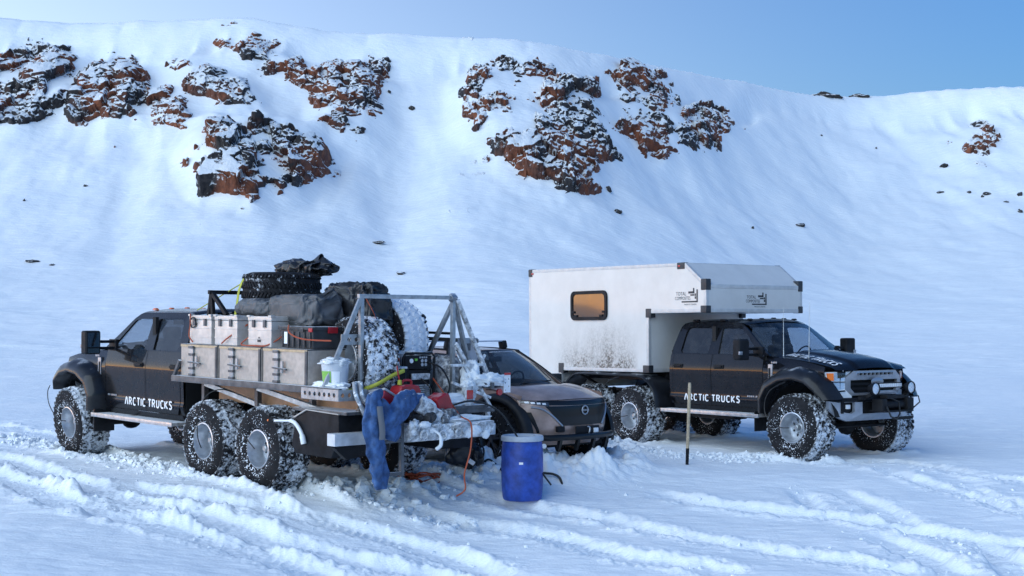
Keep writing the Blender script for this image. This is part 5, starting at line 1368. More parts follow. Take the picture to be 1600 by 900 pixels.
# tote
t = athing('storage_tote', 'dark grey plastic tote with red clips and frosted lid', 'tote', (-6.05, 0.84, 1.838))
b = MB(); b.box((0, 0, 0.12), (0.72, 0.56, 0.24)); 
b.v = [(x * (0.92 if z < 0.1 else 1.0), y * (0.92 if z < 0.1 else 1.0), z) for x, y, z in b.v]; b.build('body', M_TOTE, t, 30, 0.015)
b = MB(); b.box((0, 0, 0.255), (0.77, 0.61, 0.045)); b.build('lid', M_TOTE, t, 30, 0.014)
for k in range(6): b = MB(); b.box((-0.3 + 0.12 * k, 0.281, 0.11), (0.02, 0.02, 0.2)); b.build('rib', M_TOTE, t, 30, 0.004)
for x in (-0.24, -0.05): b = MB(); b.box((x - 0.1, 0.306, 0.235), (0.08, 0.02, 0.05)); b.build('clip', M_RED if x < -0.1 else M_TOTE, t, 30, 0.01)
b = MB(); b.box((-0.386, 0.0, 0.235), (0.03, 0.14, 0.08)); b.build('clip', M_RED, t, 30, 0.01)
b = MB(); b.box((0.22, 0.284, 0.13), (0.09, 0.006, 0.15)); b.build('paper_label', M_WHITE, t, 0)
# bucket
t = athing('bucket', 'snow-covered white bucket with a green label at the bed corner', 'bucket', (-6.74, 1.02, 1.37))
b = MB(); b.lathe([(0.0, 0.0), (0.145, 0.0), (0.175, 0.31), (0.185, 0.315), (0.185, 0.335), (0.168, 0.335), (0.16, 0.24), (0.0, 0.22)], axis='z', n=28); b.build('body', mat('frosted_pail', (0.55, 0.58, 0.62), 0.5, snow=0.45, sscale=9), t, 35)
b = MB(); b.grid(lambda u, v: (lerp(0.149, 0.168, v) * math.cos(R(70 + 55 * u)) * 1.02, lerp(0.149, 0.168, v) * math.sin(R(70 + 55 * u)) * 1.02, 0.04 + 0.17 * v), 8, 2); b.build('label_sticker', mat('green_label', (0.22, 0.48, 0.08), 0.5), t, 40)
b = MB(); b.grid(lambda u, v: (lerp(0.149, 0.168, v) * math.cos(R(128 + 35 * u)) * 1.02, lerp(0.149, 0.168, v) * math.sin(R(128 + 35 * u)) * 1.02, 0.04 + 0.17 * v), 6, 2); b.build('label_sticker', M_WHITE, t, 40)
lumpy('snow_cap', (0, 0, 0.32), (0.36, 0.36, 0.10), M_SNOWB, t, 21, 0.25)
# spare wheels
def spare(label, p, rot, tm, group='spare wheels on the truck bed'):
    if tm is M_TYRED: TYRE_FINE.materials.append(tm); _tyre_by_mat[tm.name] = TYRE_FINE
    if tm.name not in _tyre_by_mat: me = TYRE_ME.copy(); me.materials.append(tm); _tyre_by_mat[tm.name] = me
    t = athing('spare_wheel', label, 'wheel', p, rot, group)
    link('tyre', _tyre_by_mat[tm.name], None, t); link('rim', RIM_ME, None, t); return t
spare('dry black spare tyre lying flat on top of the load', (-4.42, 0.25, 2.585), (R(90), 0, 0), M_TYRED)
spare('snow-crusted spare tyre standing upright behind the left gantry leg', (-6.50, 0.44, 1.69), (0, 0.4, R(-6)), M_TYREW)
spare('spare tyre plastered white with snow, standing under the gantry crossbar', (-6.05, -0.34, 1.93), (0, 1.2, R(8)), mat_tyrewhite)
# straps
def strap(label, pts, w, m, axis=(1, 0, 0), name='strap'):
    P = smooth_path(pts); ax = Vector(axis).normalized(); b = MB()
    b.loft([[p + ax * (w / 2) for p in P], [p - ax * (w / 2) for p in P]], closed=False)
    o = b.build(name, m, None, 50); o.matrix_world = MA; md = o.modifiers.new('thickness', 'SOLIDIFY'); md.thickness = 0.006
    return tag(o, label, 'strap', 'tie-down straps on the load')
strap('yellow strap over the flat spare tyre', [(-4.16, 0.84, 2.22), (-4.18, 0.82, 2.40), (-4.20, 0.79, 2.62), (-4.24, 0.70, 2.79), (-4.26, 0.50, 2.812), (-4.30, 0.0, 2.815), (-4.3, -0.3, 2.6)], 0.05, M_STRAPY)
strap('orange ratchet strap pulled down from the gantry corner', [(-6.88, 0.66, 2.47), (-6.7, 0.40, 2.30), (-6.52, 0.17, 2.13)], 0.055, M_STRAPO, (0.3, 0.2, 1))
strap('blue tag sleeve on the orange ratchet strap', [(-6.73, 0.42, 2.325), (-6.66, 0.34, 2.26), (-6.60, 0.26, 2.20)], 0.062, M_BLUE, (0.3, 0.2, 1))
strap('yellow strap wrapped low around the upright snow-crusted tyre', [(-6.6, 0.74, 1.32), (-6.85, 0.72, 1.34), (-7.07, 0.62, 1.42), (-7.09, 0.40, 1.52), (-7.08, 0.20, 1.58)], 0.05, M_STRAPY, (0.1, 0.1, 1))
b = MB(); b.tube([(-3.30, 0.92, 2.30), (-3.9, 0.5, 2.72)], 0.008, 6); o = b.build('guy_cord', M_STRAPY, None); o.matrix_world = MA; tag(o, 'thin yellowish cord from the cab rack to the flat tyre', 'cord')
# tarpaulin bundles
def bundle(name, label, cat, c, size, m, seed, amp=0.10, power=0.42, rot=0.0, fold=5.0, peak=None):
    bm = bmesh.new(); bmesh.ops.create_icosphere(bm, subdivisions=6, radius=1.0)
    P = np.array([v.co[:] for v in bm.verts])
    Q = np.sign(P) * np.abs(P) ** power
    S = Q * np.array(size)[None, :] * 2.4
    f1 = 1 - np.abs(fbm3(S[:, 0] * 0.9 + seed, S[:, 1] * 1.1 + 2 * seed, S[:, 2] * 0.8, 2, 0.5)) * 2.0
    f2 = 1 - np.abs(fbm3(S[:, 0] * fold * 0.34 + seed + 0.6 * S[:, 2], S[:, 1] * fold * 0.34, S[:, 2] * fold * 0.2 + seed, 3, 0.5)) * 2.2
    k = 1 + amp * (f1 - 0.5) + amp * 0.55 * (f2 - 0.5)
    Q = Q * k[:, None]
    if peak is not None:
        for (px_, py_, h_, s_) in peak: Q[:, 2] += h_ * np.exp(-((Q[:, 0] - px_) ** 2 + (Q[:, 1] - py_) ** 2) / s_) * (Q[:, 2] > 0)
    for v, q in zip(bm.verts, Q): v.co = Vector((q[0] * size[0] / 2, q[1] * size[1] / 2, q[2] * size[2] / 2))
    me = bpy.data.meshes.new(name); bm.to_mesh(me); bm.free(); me.polygons.foreach_set('use_smooth', [True] * len(me.polygons))
    o = link(name, me, m); o.matrix_world = MA @ Matrix.Translation(c) @ Matrix.Rotation(rot, 4, 'Z'); return tag(o, label, cat)
bundle('tarpaulin_bundle', 'small grey tarpaulin bundle behind the middle aluminium case', 'tarpaulin', (-4.66, 0.72, 2.35), (0.80, 0.46, 0.24), M_GREYCL, 2, 0.13, 0.6, 0.05, 5, [(0.9, 0, 0.1, 0.1)])
bundle('tarpaulin_bundle', 'large boxy grey tarpaulin bundle behind the arrow-marked case', 'tarpaulin', (-5.56, 0.60, 2.31), (1.10, 0.62, 0.42), M_GREYCL, 5, 0.10, 0.36, -0.06, 5, [(-0.85, -0.3, 0.5, 0.06)])
bundle('tarpaulin_bundle', 'shiny black sheeting bundle beside the left gantry apex', 'tarpaulin', (-6.05, 0.16, 2.36), (0.86, 0.56, 0.62), M_BLACKCL, 8, 0.16, 0.45, 0.1, 6)
bundle('plastic_bag', 'crumpled black bag lying on the flat spare tyre', 'bag', (-4.38, -0.18, 2.90), (0.96, 0.46, 0.20), M_BLACKCL, 13, 0.30, 0.75, 0.12, 4, [(-0.72, 0, 1.1, 0.10), (0.5, 0, 0.5, 0.2)])
bundle('load_cover', 'dark sheet covering the middle of the truck load', 'tarpaulin', (-4.85, -0.36, 1.84), (2.6, 1.36, 0.98), M_BLACKCL, 17, 0.06, 0.25, 0, 5)
# generator
t = athing('generator', 'black tube-framed petrol generator with frosted top at the truck tail', 'generator', (-6.60, -0.26, 1.115))
for sx in (-0.2, 0.2):
    b = MB(); b.tube([(sx, -0.26, 0.0), (sx, -0.26, 0.62), (sx, -0.22, 0.66), (sx, 0.22, 0.66), (sx, 0.26, 0.62), (sx, 0.26, 0.0)], 0.016, 8); b.build('frame_hoop', M_CHASSIS, t, 50)
for sy in (-0.26, 0.26):
    for zz in (0.04, 0.62): b = MB(); b.bar((-0.2, sy, zz), (0.2, sy, zz), 0.03); b.build('frame_bar', M_FROST, t, 30)
b = MB(); b.box((0, 0, 0.55), (0.34, 0.46, 0.16)); b.build('fuel_tank', M_FROST, t, 30, 0.03)
b = MB(); b.box((0.02, 0.0, 0.26), (0.34, 0.46, 0.38)); b.build('engine', M_CHASSIS, t, 30, 0.03)
b = MB(); b.box((-0.175, 0.0, 0.545), (0.03, 0.44, 0.17)); cp = b.build('control_panel', M_PLAST, t, 30, 0.01)
for y, z in ((-0.12, 0.515), (-0.06, 0.515), (-0.12, 0.565), (-0.06, 0.565)): b = MB(); b.cyl((-0.19, y, z), (-0.198, y, z), 0.022, n=12); b.build('socket', M_BUMP, cp, 40)
for y in (-0.13, -0.095, -0.06, -0.025): b = MB(); b.box((-0.193, y, 0.608), (0.008, 0.024, 0.022)); b.build('breaker', M_BUMP, cp, 0)
b = MB(); b.cyl((-0.19, 0.12, 0.565), (-0.2, 0.12, 0.565), 0.03, n=14); b.build('gauge', M_WHITE, cp, 40)
b = MB(); b.box((-0.193, 0.04, 0.58), (0.008, 0.04, 0.03)); b.build('indicator', mat('green_lamp', (0.15, 0.5, 0.05), 0.4), cp, 0)
b = MB(); b.box((-0.175, -0.05, 0.36), (0.03, 0.30, 0.08)); b.build('maker_plate', M_FROST, t, 30, 0.01)
for k in range(7): b = MB(); b.box((-0.172, -0.05, 0.09 + 0.026 * k), (0.022, 0.30, 0.014)); b.build('vent_slat', M_FROST, t, 30)
lumpy('top_snow', (0, 0, 0.66), (0.36, 0.46, 0.07), M_SNOWB, t, 31, 0.3)
# cans and boxes
def jerry(label, p, rot, spout):
    t = athing('jerry_can', label, 'jerry can', p, rot, 'red fuel cans at the truck tail')
    pr = [(-0.185, 0.0), (0.185, 0.0), (0.19, 0.20), (0.15, 0.27), (0.05, 0.285), (-0.05, 0.285), (-0.15, 0.27), (-0.19, 0.20)]
    b = MB(); b.prism(pr, lambda q, d: (d, q[0], q[1]), -0.10, 0.10); b.build('body', M_RED, t, 40, 0.03, 3)
    b = MB(); b.tube(smooth_path([(0, -0.10, 0.27), (0, -0.09, 0.33), (0, 0.04, 0.33), (0, 0.06, 0.27)]), 0.016, 8); b.build('handle', M_RED, t, 50)
    if spout: b = MB(); b.lathe([(0.0, 0.06), (0.024, 0.06), (0.03, 0.0), (0.0, 0.0)], (0, 0.10, 0.285), 'z', 14); b.build('cap', M_STRAPY, t, 40); b = MB(); b.tube(smooth_path([(0, 0.10, 0.33), (0.01, 0.12, 0.42), (0.02, 0.13, 0.52)]), 0.010, 6); b.build('spout', M_RED, t, 50)
jerry('red fuel can with yellow cap standing above the blue overalls', (-7.12, 0.22, 1.12), (0, 0, 0.1), True)
jerry('red fuel can tipped on its side right of the upright can', (-7.22, -0.16, 1.04), (1.2, 0, 0.2), False)
t = athing('tool_box', 'tilted red box with pale lid left of the red fuel can', 'box', (-7.14, 0.60, 1.12), (0.5, 0.15, 0.1))
b = MB(); b.box((0, 0, 0.08), (0.28, 0.30, 0.16)); b.build('body', M_RED, t, 30, 0.012)
b = MB(); b.box((0, 0.03, 0.175), (0.30, 0.28, 0.03)); b.build('lid', mat('pale_lid', (0.40, 0.40, 0.42), 0.5, snow=0.3, sscale=12), t, 30, 0.01)
# blue overalls over the ladder
def overalls():
    t = athing('overalls', 'frosted blue overalls with grey stripes draped over the tail ladder', 'overalls', (-7.42, 0.8, 0.2))
    def limb(name, pts, ws, ds, seed, m=M_BLUE, nseg=44):
        P = smooth_path(pts, 9); N = len(P); W = np.interp(np.linspace(0, 1, N), np.linspace(0, 1, len(ws)), ws); D = np.interp(np.linspace(0, 1, N), np.linspace(0, 1, len(ds)), ds)
        rings = []
        for i, p in enumerate(P):
            tn = (P[min(i + 1, N - 1)] - P[max(i - 1, 0)]).normalized(); ax = Vector((1, 0, 0)); sd = tn.cross(ax).normalized(); r = []
            for k in range(nseg):
                a = 2 * math.pi * k / nseg
                f = 1 + 0.13 * math.sin(3 * a + seed + 1.5 * math.sin(i * 0.12 + seed)) + 0.10 * math.sin(5 * a - i * 0.14 + seed * 2)
                r.append(p + sd * (W[i] * math.cos(a) * f) + ax * (D[i] * math.sin(a) * f))
            rings.append(r)
        V = np.array([[q[:] for q in r] for r in rings]).reshape(-1, 3)
        d = 0.034 * (1 - 2.2 * np.abs(fbm3(V[:, 0] * 4 + seed, V[:, 1] * 7 + 1.6 * V[:, 2], V[:, 2] * 1.5, 2, 0.45))) - 0.012
        ctr = np.repeat(np.array([p[:] for p in P]), nseg, 0); dirs = V - ctr; dirs /= np.linalg.norm(dirs, axis=1)[:, None] + 1e-9
        V = V + dirs * d[:, None]; rings = [[tuple(V[i * nseg + k]) for k in range(nseg)] for i in range(N)]
        b = MB(); b.loft(rings, True, True); return b.build(name, m, t, 60)
    limb('leg', [(0.10, 0.03, 1.02), (0.0, 0.10, 1.06), (-0.06, 0.16, 0.92), (-0.04, 0.15, 0.62), (-0.02, 0.10, 0.35), (0, 0.03, 0.08), (0.0, 0.02, -0.02)], [0.07, 0.12, 0.155, 0.14, 0.125, 0.10, 0.075], [0.05, 0.07, 0.07, 0.06, 0.055, 0.045, 0.035], 1.3)
    limb('sleeve', [(-0.04, 0.14, 0.90), (-0.04, -0.05, 0.84), (-0.02, -0.22, 0.92), (0.02, -0.40, 1.02), (0.06, -0.58, 1.02), (0.05, -0.72, 0.92)], [0.16, 0.15, 0.14, 0.11, 0.09, 0.08], [0.07, 0.08, 0.08, 0.08, 0.07, 0.05], 2.1)
    limb('sleeve', [(-0.04, 0.0, 0.80), (-0.05, -0.10, 0.66), (-0.03, -0.08, 0.56)], [0.13, 0.12, 0.08], [0.06, 0.06, 0.05], 3.3)
    limb('lining', [(0.04, -0.56, 0.99), (0.03, -0.72, 0.90), (-0.02, -0.86, 0.80)], [0.09, 0.10, 0.09], [0.07, 0.08, 0.06], 4.1, M_FROST)
    b = MB(); b.grid(lambda u, v: (-0.135 - 0.02 * math.sin(math.pi * u) - 0.03 * math.sin(math.pi * v), 0.21 - 0.09 * u - 0.03 * v + 0.01 * math.sin(5 * v), 0.99 - 0.40 * v), 4, 8); b.build('stripe', mat('reflective_stripe', (0.16, 0.16, 0.17), 0.5, snow=0.1, sscale=20), t, 50)
    return t
overalls()
# cables
def cord(name, label, cat, pts, r, m, world=True, group=None):
    b = MB(); b.tube(smooth_path(pts), r, 6); o = b.build(name, m, None, 60)
    if not world: o.matrix_world = MA
    return tag(o, label, cat, group)
cord('power_cable', 'black cable arching from the generator over the tail hand rail', 'cable', [(-6.79, -0.42, 1.66), (-6.95, -0.52, 1.58), (-7.02, -0.60, 1.35), (-7.0, -0.52, 1.12), (-7.12, -0.50, 1.10), (-7.2, -0.75, 1.16), (-7.2, -1.05, 1.12), (-7.25, -1.30, 0.98), (-7.35, -1.48, 0.7), (-7.5, -1.66, 0.35), (-7.6, -1.9, 0.02)], 0.013, M_RUBBER, False)
cord('extension_cord', 'orange extension cord hanging from the generator to the snow', 'cord', [(-6.80, -0.50, 1.45), (-7.0, -0.58, 1.2), (-7.4, -0.45, 1.0), (-7.66, -0.40, 0.92), (-7.68, -0.38, 0.6), (-7.66, -0.30, 0.3), (-7.64, -0.33, 0.1), (-7.60, -0.22, 0.02)], 0.010, M_ROPE, False)
cord('lashing_cord', 'bright orange cord dangling beside the upright snow-crusted tyre', 'cord', [(-6.2, -0.05, 1.98), (-6.5, 0.05, 1.80), (-6.78, 0.08, 1.78), (-6.82, 0.07, 1.5), (-6.84, 0.02, 1.30)], 0.011, M_ROPE, False, 'orange lashing cords')
b = MB()
for k in range(5): b.tube([(-6.0 + 0.06 * math.cos(a + k), -0.72 + 0.05 * math.sin(a * 2 + k), 2.0 + 0.09 * math.sin(a) - 0.02 * k) for a in [q * math.pi / 8 for q in range(17)]], 0.011, 6)
o = b.build('rope_bundle', M_ROPE, None, 60); o.matrix_world = MA; tag(o, 'tangle of bright orange rope on the far bed rail', 'rope')
# ------------------------------------------------------------------ clutter at the tail of the left truck
for p0, p1, w_, m_ in (((-7.02, -0.60, 1.62), (-7.02, -1.22, 1.62), 0.035, M_FROST), ((-7.04, -0.62, 1.40), (-7.04, -1.30, 1.18), 0.035, M_FROST), ((-6.98, -0.80, 1.08), (-6.98, -1.25, 1.75), 0.03, M_FROST), ((-7.10, 0.95, 1.10), (-7.10, -0.50, 1.10), 0.06, M_BED), ((-7.12, 0.72, 0.84), (-7.12, 0.72, 1.10), 0.05, M_FROST), ((-7.12, -0.2, 0.84), (-7.12, -0.2, 1.10), 0.05, M_FROST), ((-7.14, 0.9, 1.30), (-7.14, 0.30, 1.22), 0.03, M_FROST)):
    b = MB(); b.bar(p0, p1, w_); b.build('tail_frame_bar', m_, A, 30, 0.004)
for y_, z_ in ((0.25, 0.80), (-0.05, 0.78), (-0.32, 0.80)):
    b = MB(); b.lathe([(0.055 + 0.014 * math.cos(a), 0.014 * math.sin(a)) for a in [k * math.pi / 4 for k in range(8)]], (-7.53, y_, z_), 'x', 18, True); b.build('shackle', M_FROST, A, 50)
b = MB(); b.tube(smooth_path([(-7.52, 0.10, 0.86), (-7.60, 0.06, 0.80), (-7.60, 0.04, 0.68), (-7.54, 0.06, 0.62)]), [0.016] * 8 + [0.024] * 11, 8); b.build('tow_hook', M_SNOWB, A, 50)
t = athing('battery_box', 'black box wedged between the upright tyre and the generator', 'box', (-6.62, 0.10, 1.11))
b = MB(); b.box((0, 0, 0.24), (0.5, 0.20, 0.48)); b.build('body', M_CHASSIS, t, 30, 0.02)
b = MB(); b.box((0, 0, 0.49), (0.52, 0.22, 0.03)); b.build('lid', M_FROST, t, 30, 0.01)
bundle('work_gloves', 'crumpled dark gloves left on the tail shelf beside the overalls', 'gloves', (-7.32, 0.10, 1.00), (0.34, 0.34, 0.16), mat('dark_glove_cloth', (0.03, 0.03, 0.034), 0.8, var=0.6, snow=0.28, sscale=20, soft=0.2), 23, 0.3, 0.7, 0.4, 5)
bundle('cloth_bundle', 'frosted grey cloth bundle lying on the tail shelf', 'cloth', (-7.30, -0.22, 1.00), (0.34, 0.42, 0.18), mat('frosted_grey_cloth', (0.10, 0.105, 0.115), 0.8, var=0.5, snow=0.42, sscale=18, soft=0.25), 27, 0.28, 0.7, 0.1, 5)
bundle('tarpaulin_bundle', 'black sheet stuffed low between the two upright spare tyres', 'tarpaulin', (-6.35, 0.05, 1.62), (0.6, 0.34, 0.9), M_BLACKCL, 29, 0.12, 0.5, 0, 5)
bundle('tarpaulin_bundle', 'frost-covered bundle at the far rear corner of the bed', 'tarpaulin', (-6.62, -0.86, 1.40), (0.5, 0.36, 0.62), mat('frosted_canvas', (0.16, 0.165, 0.18), 0.8, var=0.5, snow=0.5, sscale=12, soft=0.3), 33, 0.18, 0.55, 0, 5)
t = athing('signal_plate', 'grey control plate with a ring handle behind the far gantry leg', 'plate', (-6.80, -1.10, 1.75))
b = MB(); b.box((0, 0, 0), (0.03, 0.34, 0.44)); b.build('panel', M_BUMP, t, 30, 0.01)
b = MB(); b.box((-0.02, 0.05, 0.10), (0.02, 0.16, 0.10)); b.build('socket_cover', M_BED, t, 30, 0.01)
b = MB(); b.lathe([(0.055 + 0.009 * math.cos(a), 0.009 * math.sin(a)) for a in [k * math.pi / 4 for k in range(8)]], (-0.025, 0.02, -0.08), 'x', 18, True); b.build('ring_handle', M_STEELBAR, t, 50)
for k, pts in enumerate(([(-6.79, -0.1, 1.60), (-6.9, 0.05, 1.5), (-6.95, 0.02, 1.3), (-7.0, -0.1, 1.15), (-7.2, -0.2, 1.06)], [(-6.8, -0.3, 1.45), (-6.95, -0.35, 1.3), (-7.0, -0.2, 1.14), (-7.1, 0.0, 1.13)], [(-6.95, -0.7, 1.9), (-7.0, -0.78, 1.7), (-7.02, -0.9, 1.5), (-7.06, -0.95, 1.25), (-7.12, -0.8, 1.1)], [(-6.9, 0.7, 1.5), (-7.05, 0.85, 1.35), (-7.12, 0.95, 1.2), (-7.2, 0.9, 1.0), (-7.2, 0.7, 0.92)])):
    cord('cable', ['thin black lead looping down from the generator panel', 'short black lead below the generator maker plate', 'frosted lead hanging along the far gantry leg', 'black lead running down beside the frosted hoses'][k], 'cable', pts, 0.009, M_RUBBER if k != 2 else mat_frosth, False, 'loose leads at the truck tail')

rr2 = random.Random(5)
for k in range(11):
    lumpy('shelf_snow', (-7.50 + rr2.uniform(-0.03, 0.05), 0.36 - 0.12 * k + rr2.uniform(-0.03, 0.03), 0.86 + rr2.uniform(-0.10, 0.08)), (rr2.uniform(0.05, 0.12), rr2.uniform(0.08, 0.2), rr2.uniform(0.06, 0.18)), M_SNOWB if k % 3 else M_FROST, shelf, 50 + k, 0.16, 4, 1.6)
# ------------------------------------------------------------------ copper crossover car
MC = frame_matrix(*C_POSE)
CAR = thing('parked_car', 'copper electric crossover on big tyres, nose half buried between the trucks', 'car', matrix=MC)
M_COP = mat('copper_paint', (0.38, 0.27, 0.23), 0.38, 0.35, 0.5, 0.3, var=0.35, vscale=4)
M_CBLK = mat('car_gloss_black', (0.008, 0.009, 0.011), 0.34, spec=0.3, coat=0.1)
M_CFLARE = mat('car_arch_black', (0.016, 0.017, 0.02), 0.5, spec=0.25, var=0.4, vscale=6, snow=0.06, sscale=20)
def cw(x, z):
    """half width of the lower body"""
    w = interp(x, [-3.62, -3.45, -3.1, -2.6, -1.6, -0.4, 0.1, 0.46], [0.66, 0.80, 0.88, 0.915, 0.925, 0.925, 0.92, 0.90])
    return w * interp(z, [0.40, 0.55, 0.75, 0.95, 1.08, 1.20], [0.93, 0.985, 1.0, 0.995, 0.975, 0.93])
def ctop(x): return interp(x, [-3.62, -3.0, -1.2, -0.3, 0.1, 0.46, 0.8], [1.28, 1.30, 1.26, 1.225, 1.19, 1.13, 1.06])
for s in (1, -1):
    b = MB(); b.grid(lambda u, v: (lerp(-3.62, 0.46, u), s * cw(lerp(-3.62, 0.46, u), lerp(0.42, ctop(lerp(-3.62, 0.46, u)), v)), lerp(0.42, ctop(lerp(-3.62, 0.46, u)), v)), 44, 12); b.build('side_panel', M_COP, CAR, 60)
    for x in (-0.62, -1.72, -2.66): b = MB(); b.grid(lambda u, v: (x + 0.008 * (u - 0.5), s * (cw(x, lerp(0.52, 1.2, v)) + 0.002), lerp(0.52, 1.2, v)), 1, 8); b.build('door_gap', M_DARK, CAR, 0)
def nose_x(y, z):
    a = min(1.0, abs(y) / 0.90)
    return 0.89 + interp(z, [0.40, 0.52, 0.66, 0.82, 0.95, 1.03, 1.08, 1.13], [-0.14, -0.06, -0.01, 0.0, -0.01, -0.03, -0.07, -0.14]) - 0.43 * a ** 2.9
def nosetop(y): return 1.075 - 0.035 * (abs(y) / 0.9) ** 2 + 0.03 * (abs(y) / 0.9) ** 6
b = MB(); b.grid(lambda u, v: (nose_x(1.8 * (u - 0.5), lerp(0.42, nosetop(1.8 * (u - 0.5)), v)), 1.8 * (u - 0.5), lerp(0.42, nosetop(1.8 * (u - 0.5)), v)), 48, 18); b.build('front_fascia', M_COP, CAR, 60)
b = MB()
def hood(u, v):
    yy = 2 * u - 1; xf = nose_x(0.90 * yy, nosetop(0.9 * yy)) + 0.012; xb = -0.30 + 0.30 * (1 - yy * yy)
    x = lerp(xb, xf, v); z = lerp(1.205 + 0.045 * (1 - yy * yy), nosetop(0.9 * yy) + 0.008, v ** 1.25) + 0.05 * math.sin(math.pi * v ** 0.8) * (1 - 0.35 * yy * yy) + 0.018 * math.exp(-((abs(yy) - 0.72) / 0.10) ** 2) * (1 - v)
    return (x, lerp(0.885, 0.90, v) * yy, z)
b.grid(hood, 40, 26); b.build('bonnet', M_COP, CAR, 60)
def on_nose(pts_fn, nu, nv, off): return lambda u, v: (nose_x(*pts_fn(u, v)) + off, *pts_fn(u, v))
# dark shield, brow strip, headlights, light blades
b = MB(); f = lambda u, v: (lerp(0.40, 0.645, v ** 0.8) * (2 * u - 1), lerp(0.70, 0.985, v) - 0.0); b.grid(on_nose(f, 0, 0, 0.008), 30, 10); sh = b.build('front_shield', M_CBLK, CAR, 60)
b = MB(); f = lambda u, v: (0.72 * (2 * u - 1), lerp(0.992, 1.058, v) + 0.012 * abs(2 * u - 1) ** 2); b.grid(on_nose(f, 0, 0, 0.010), 30, 4); b.build('brow_strip', M_CBLK, CAR, 60)
for s in (1, -1):
    b = MB(); f = lambda u, v: (s * lerp(0.60, 0.895, u), lerp(lerp(0.985, 1.035, u), lerp(1.045, 1.068, u), v)); b.grid(on_nose(f, 0, 0, 0.016), 12, 3); hl = b.build('headlight', M_LENSDARK, CAR, 60)
    for k in range(4): b = MB(); f = lambda u, v: (s * (0.64 + 0.058 * k + 0.04 * u), lerp(1.008 + 0.007 * k, 1.034 + 0.007 * k, v)); b.grid(on_nose(f, 0, 0, 0.022), 2, 1); b.build('led_cell', M_REFLECT, hl, 0)
    P = [(0.80, 0.975), (0.74, 0.965), (0.66, 0.93), (0.55, 0.83), (0.42, 0.695)]
    b = MB(); b.tube(smooth_path([(nose_x(y, z) + 0.012, s * y, z) for y, z in P]), 0.015, 8); b.build('light_blade', M_CHROME, CAR, 60)
    b = MB(); f = lambda u, v: (s * lerp(lerp(0.80, 0.70, v), lerp(0.86, 0.73, v), u), lerp(0.90, 0.60, v)); b.grid(on_nose(f, 0, 0, 0.006), 3, 10); b.build('air_curtain', M_CBLK, CAR, 60)
b = MB(); b.lathe([(0.062 + 0.010 * math.cos(a), 0.010 * math.sin(a)) for a in [k * math.pi / 4 for k in range(8)]], (nose_x(0, 0.90) + 0.02, 0, 0.915), 'x', 28, True); em = b.build('emblem', M_CHROME, CAR, 50)
b = MB(); b.box((nose_x(0, 0.9) + 0.022, 0, 0.915), (0.012, 0.15, 0.020)); b.build('emblem_bar', M_CHROME, em, 30)
font_mesh('NISSAN', 0.020, lambda x, y: Vector((nose_x(0, 0.9) + 0.030, -0.045 + x * 1.25, 0.908 + y)), M_CAP, em, 'emblem_lettering')
b = MB(); b.box((0.93, 0.02, 0.615), (0.02, 0.50, 0.14)); pl = b.build('plate_board', M_PLAST, CAR, 30, 0.006)
b = MB(); b.box((0.945, 0.19, 0.615), (0.02, 0.10, 0.07)); b.build('tow_point', M_REFLECT, pl, 30, 0.01)
b = MB(); b.tube(smooth_path([(0.945, 0.02, 0.56), (0.97, 0.02, 0.60), (0.97, 0.03, 0.66), (0.95, 0.0, 0.68)]), 0.011, 6); b.build('tow_hook', M_CHROME, pl, 50)
b = MB(); b.box((nose_x(0.46, 0.66) + 0.02, -0.46, 0.655), (0.05, 0.15, 0.085)); b.build('sensor_pod', M_PLAST, CAR, 30, 0.015)
# skid bar under the nose
for z, r, k in ((0.53, 0.045, 0.0),):
    b = MB(); b.tube(smooth_path([(0.42 + k, -0.93, z - 0.03), (0.66 + k, -0.82, z), (0.88 + k, -0.55, z + 0.01), (0.98 + k, 0, z + 0.01), (0.88 + k, 0.55, z + 0.01), (0.66 + k, 0.82, z), (0.42 + k, 0.93, z - 0.03)]), r, 8); b.build('skid_bar', M_CBLK, CAR, 60)
for y in (-0.5, -0.17, 0.17, 0.5): b = MB(); b.bar((0.90 - 0.14 * abs(y), y, 0.34), (0.96 - 0.14 * abs(y), y, 0.54), 0.05); b.build('skid_upright', M_CBLK, CAR, 30)
for s in (1, -1): b = MB(); b.cyl((0.80, s * 0.76, 0.43), (0.82, s * 0.775, 0.43), 0.035, n=12); b.build('fog_lamp', M_REFLECT, CAR, 40)
b = MB(); b.box((-1.5, 0, 0.42), (4.0, 1.66, 0.12)); b.build('underbody', M_CHASSIS, CAR, 0)
# glasshouse
def cws(u, v):
    yy = 2 * u - 1; k = 1 - yy * yy
    return (lerp(-0.36 + 0.36 * k, -1.10 + 0.16 * k, v), yy * lerp(0.80, 0.60, v), lerp(1.215 + 0.035 * k, 1.735 + 0.035 * k, v) + 0.035 * math.sin(math.pi * v))
b = MB(); b.grid(cws, 20, 14); wsn = b.build('windscreen', M_WSCREEN, CAR, 60)
font_mesh('#POLETOPOLE', 0.085, lambda x, y: Vector(cws(0.30 + x * 0.72, 0.885 + y * 0.55)) + Vector((0.012, 0, 0.010)), M_WHITE, wsn, 'sun_strip_lettering')
b = MB(); p0, p1 = Vector(cws(0.30, 0.03)), Vector(cws(0.72, 0.07)); b.tube([p0 + Vector((0.02, 0, 0.015)), p1 + Vector((0.02, 0, 0.02))], 0.010, 6); b.build('wiper', M_PLAST, wsn)
b = MB(); b.grid(lambda u, v: (lerp(-1.10 + 0.16 * (1 - (2 * u - 1) ** 2), -3.05, v), (2 * u - 1) * lerp(0.60, 0.56, v), 1.735 + 0.035 * (1 - (2 * u - 1) ** 2) + 0.045 * math.sin(math.pi * min(1, v * 0.9)) - 0.16 * max(0, v - 0.55) ** 1.5), 20, 22); b.build('roof', M_COP, CAR, 60)
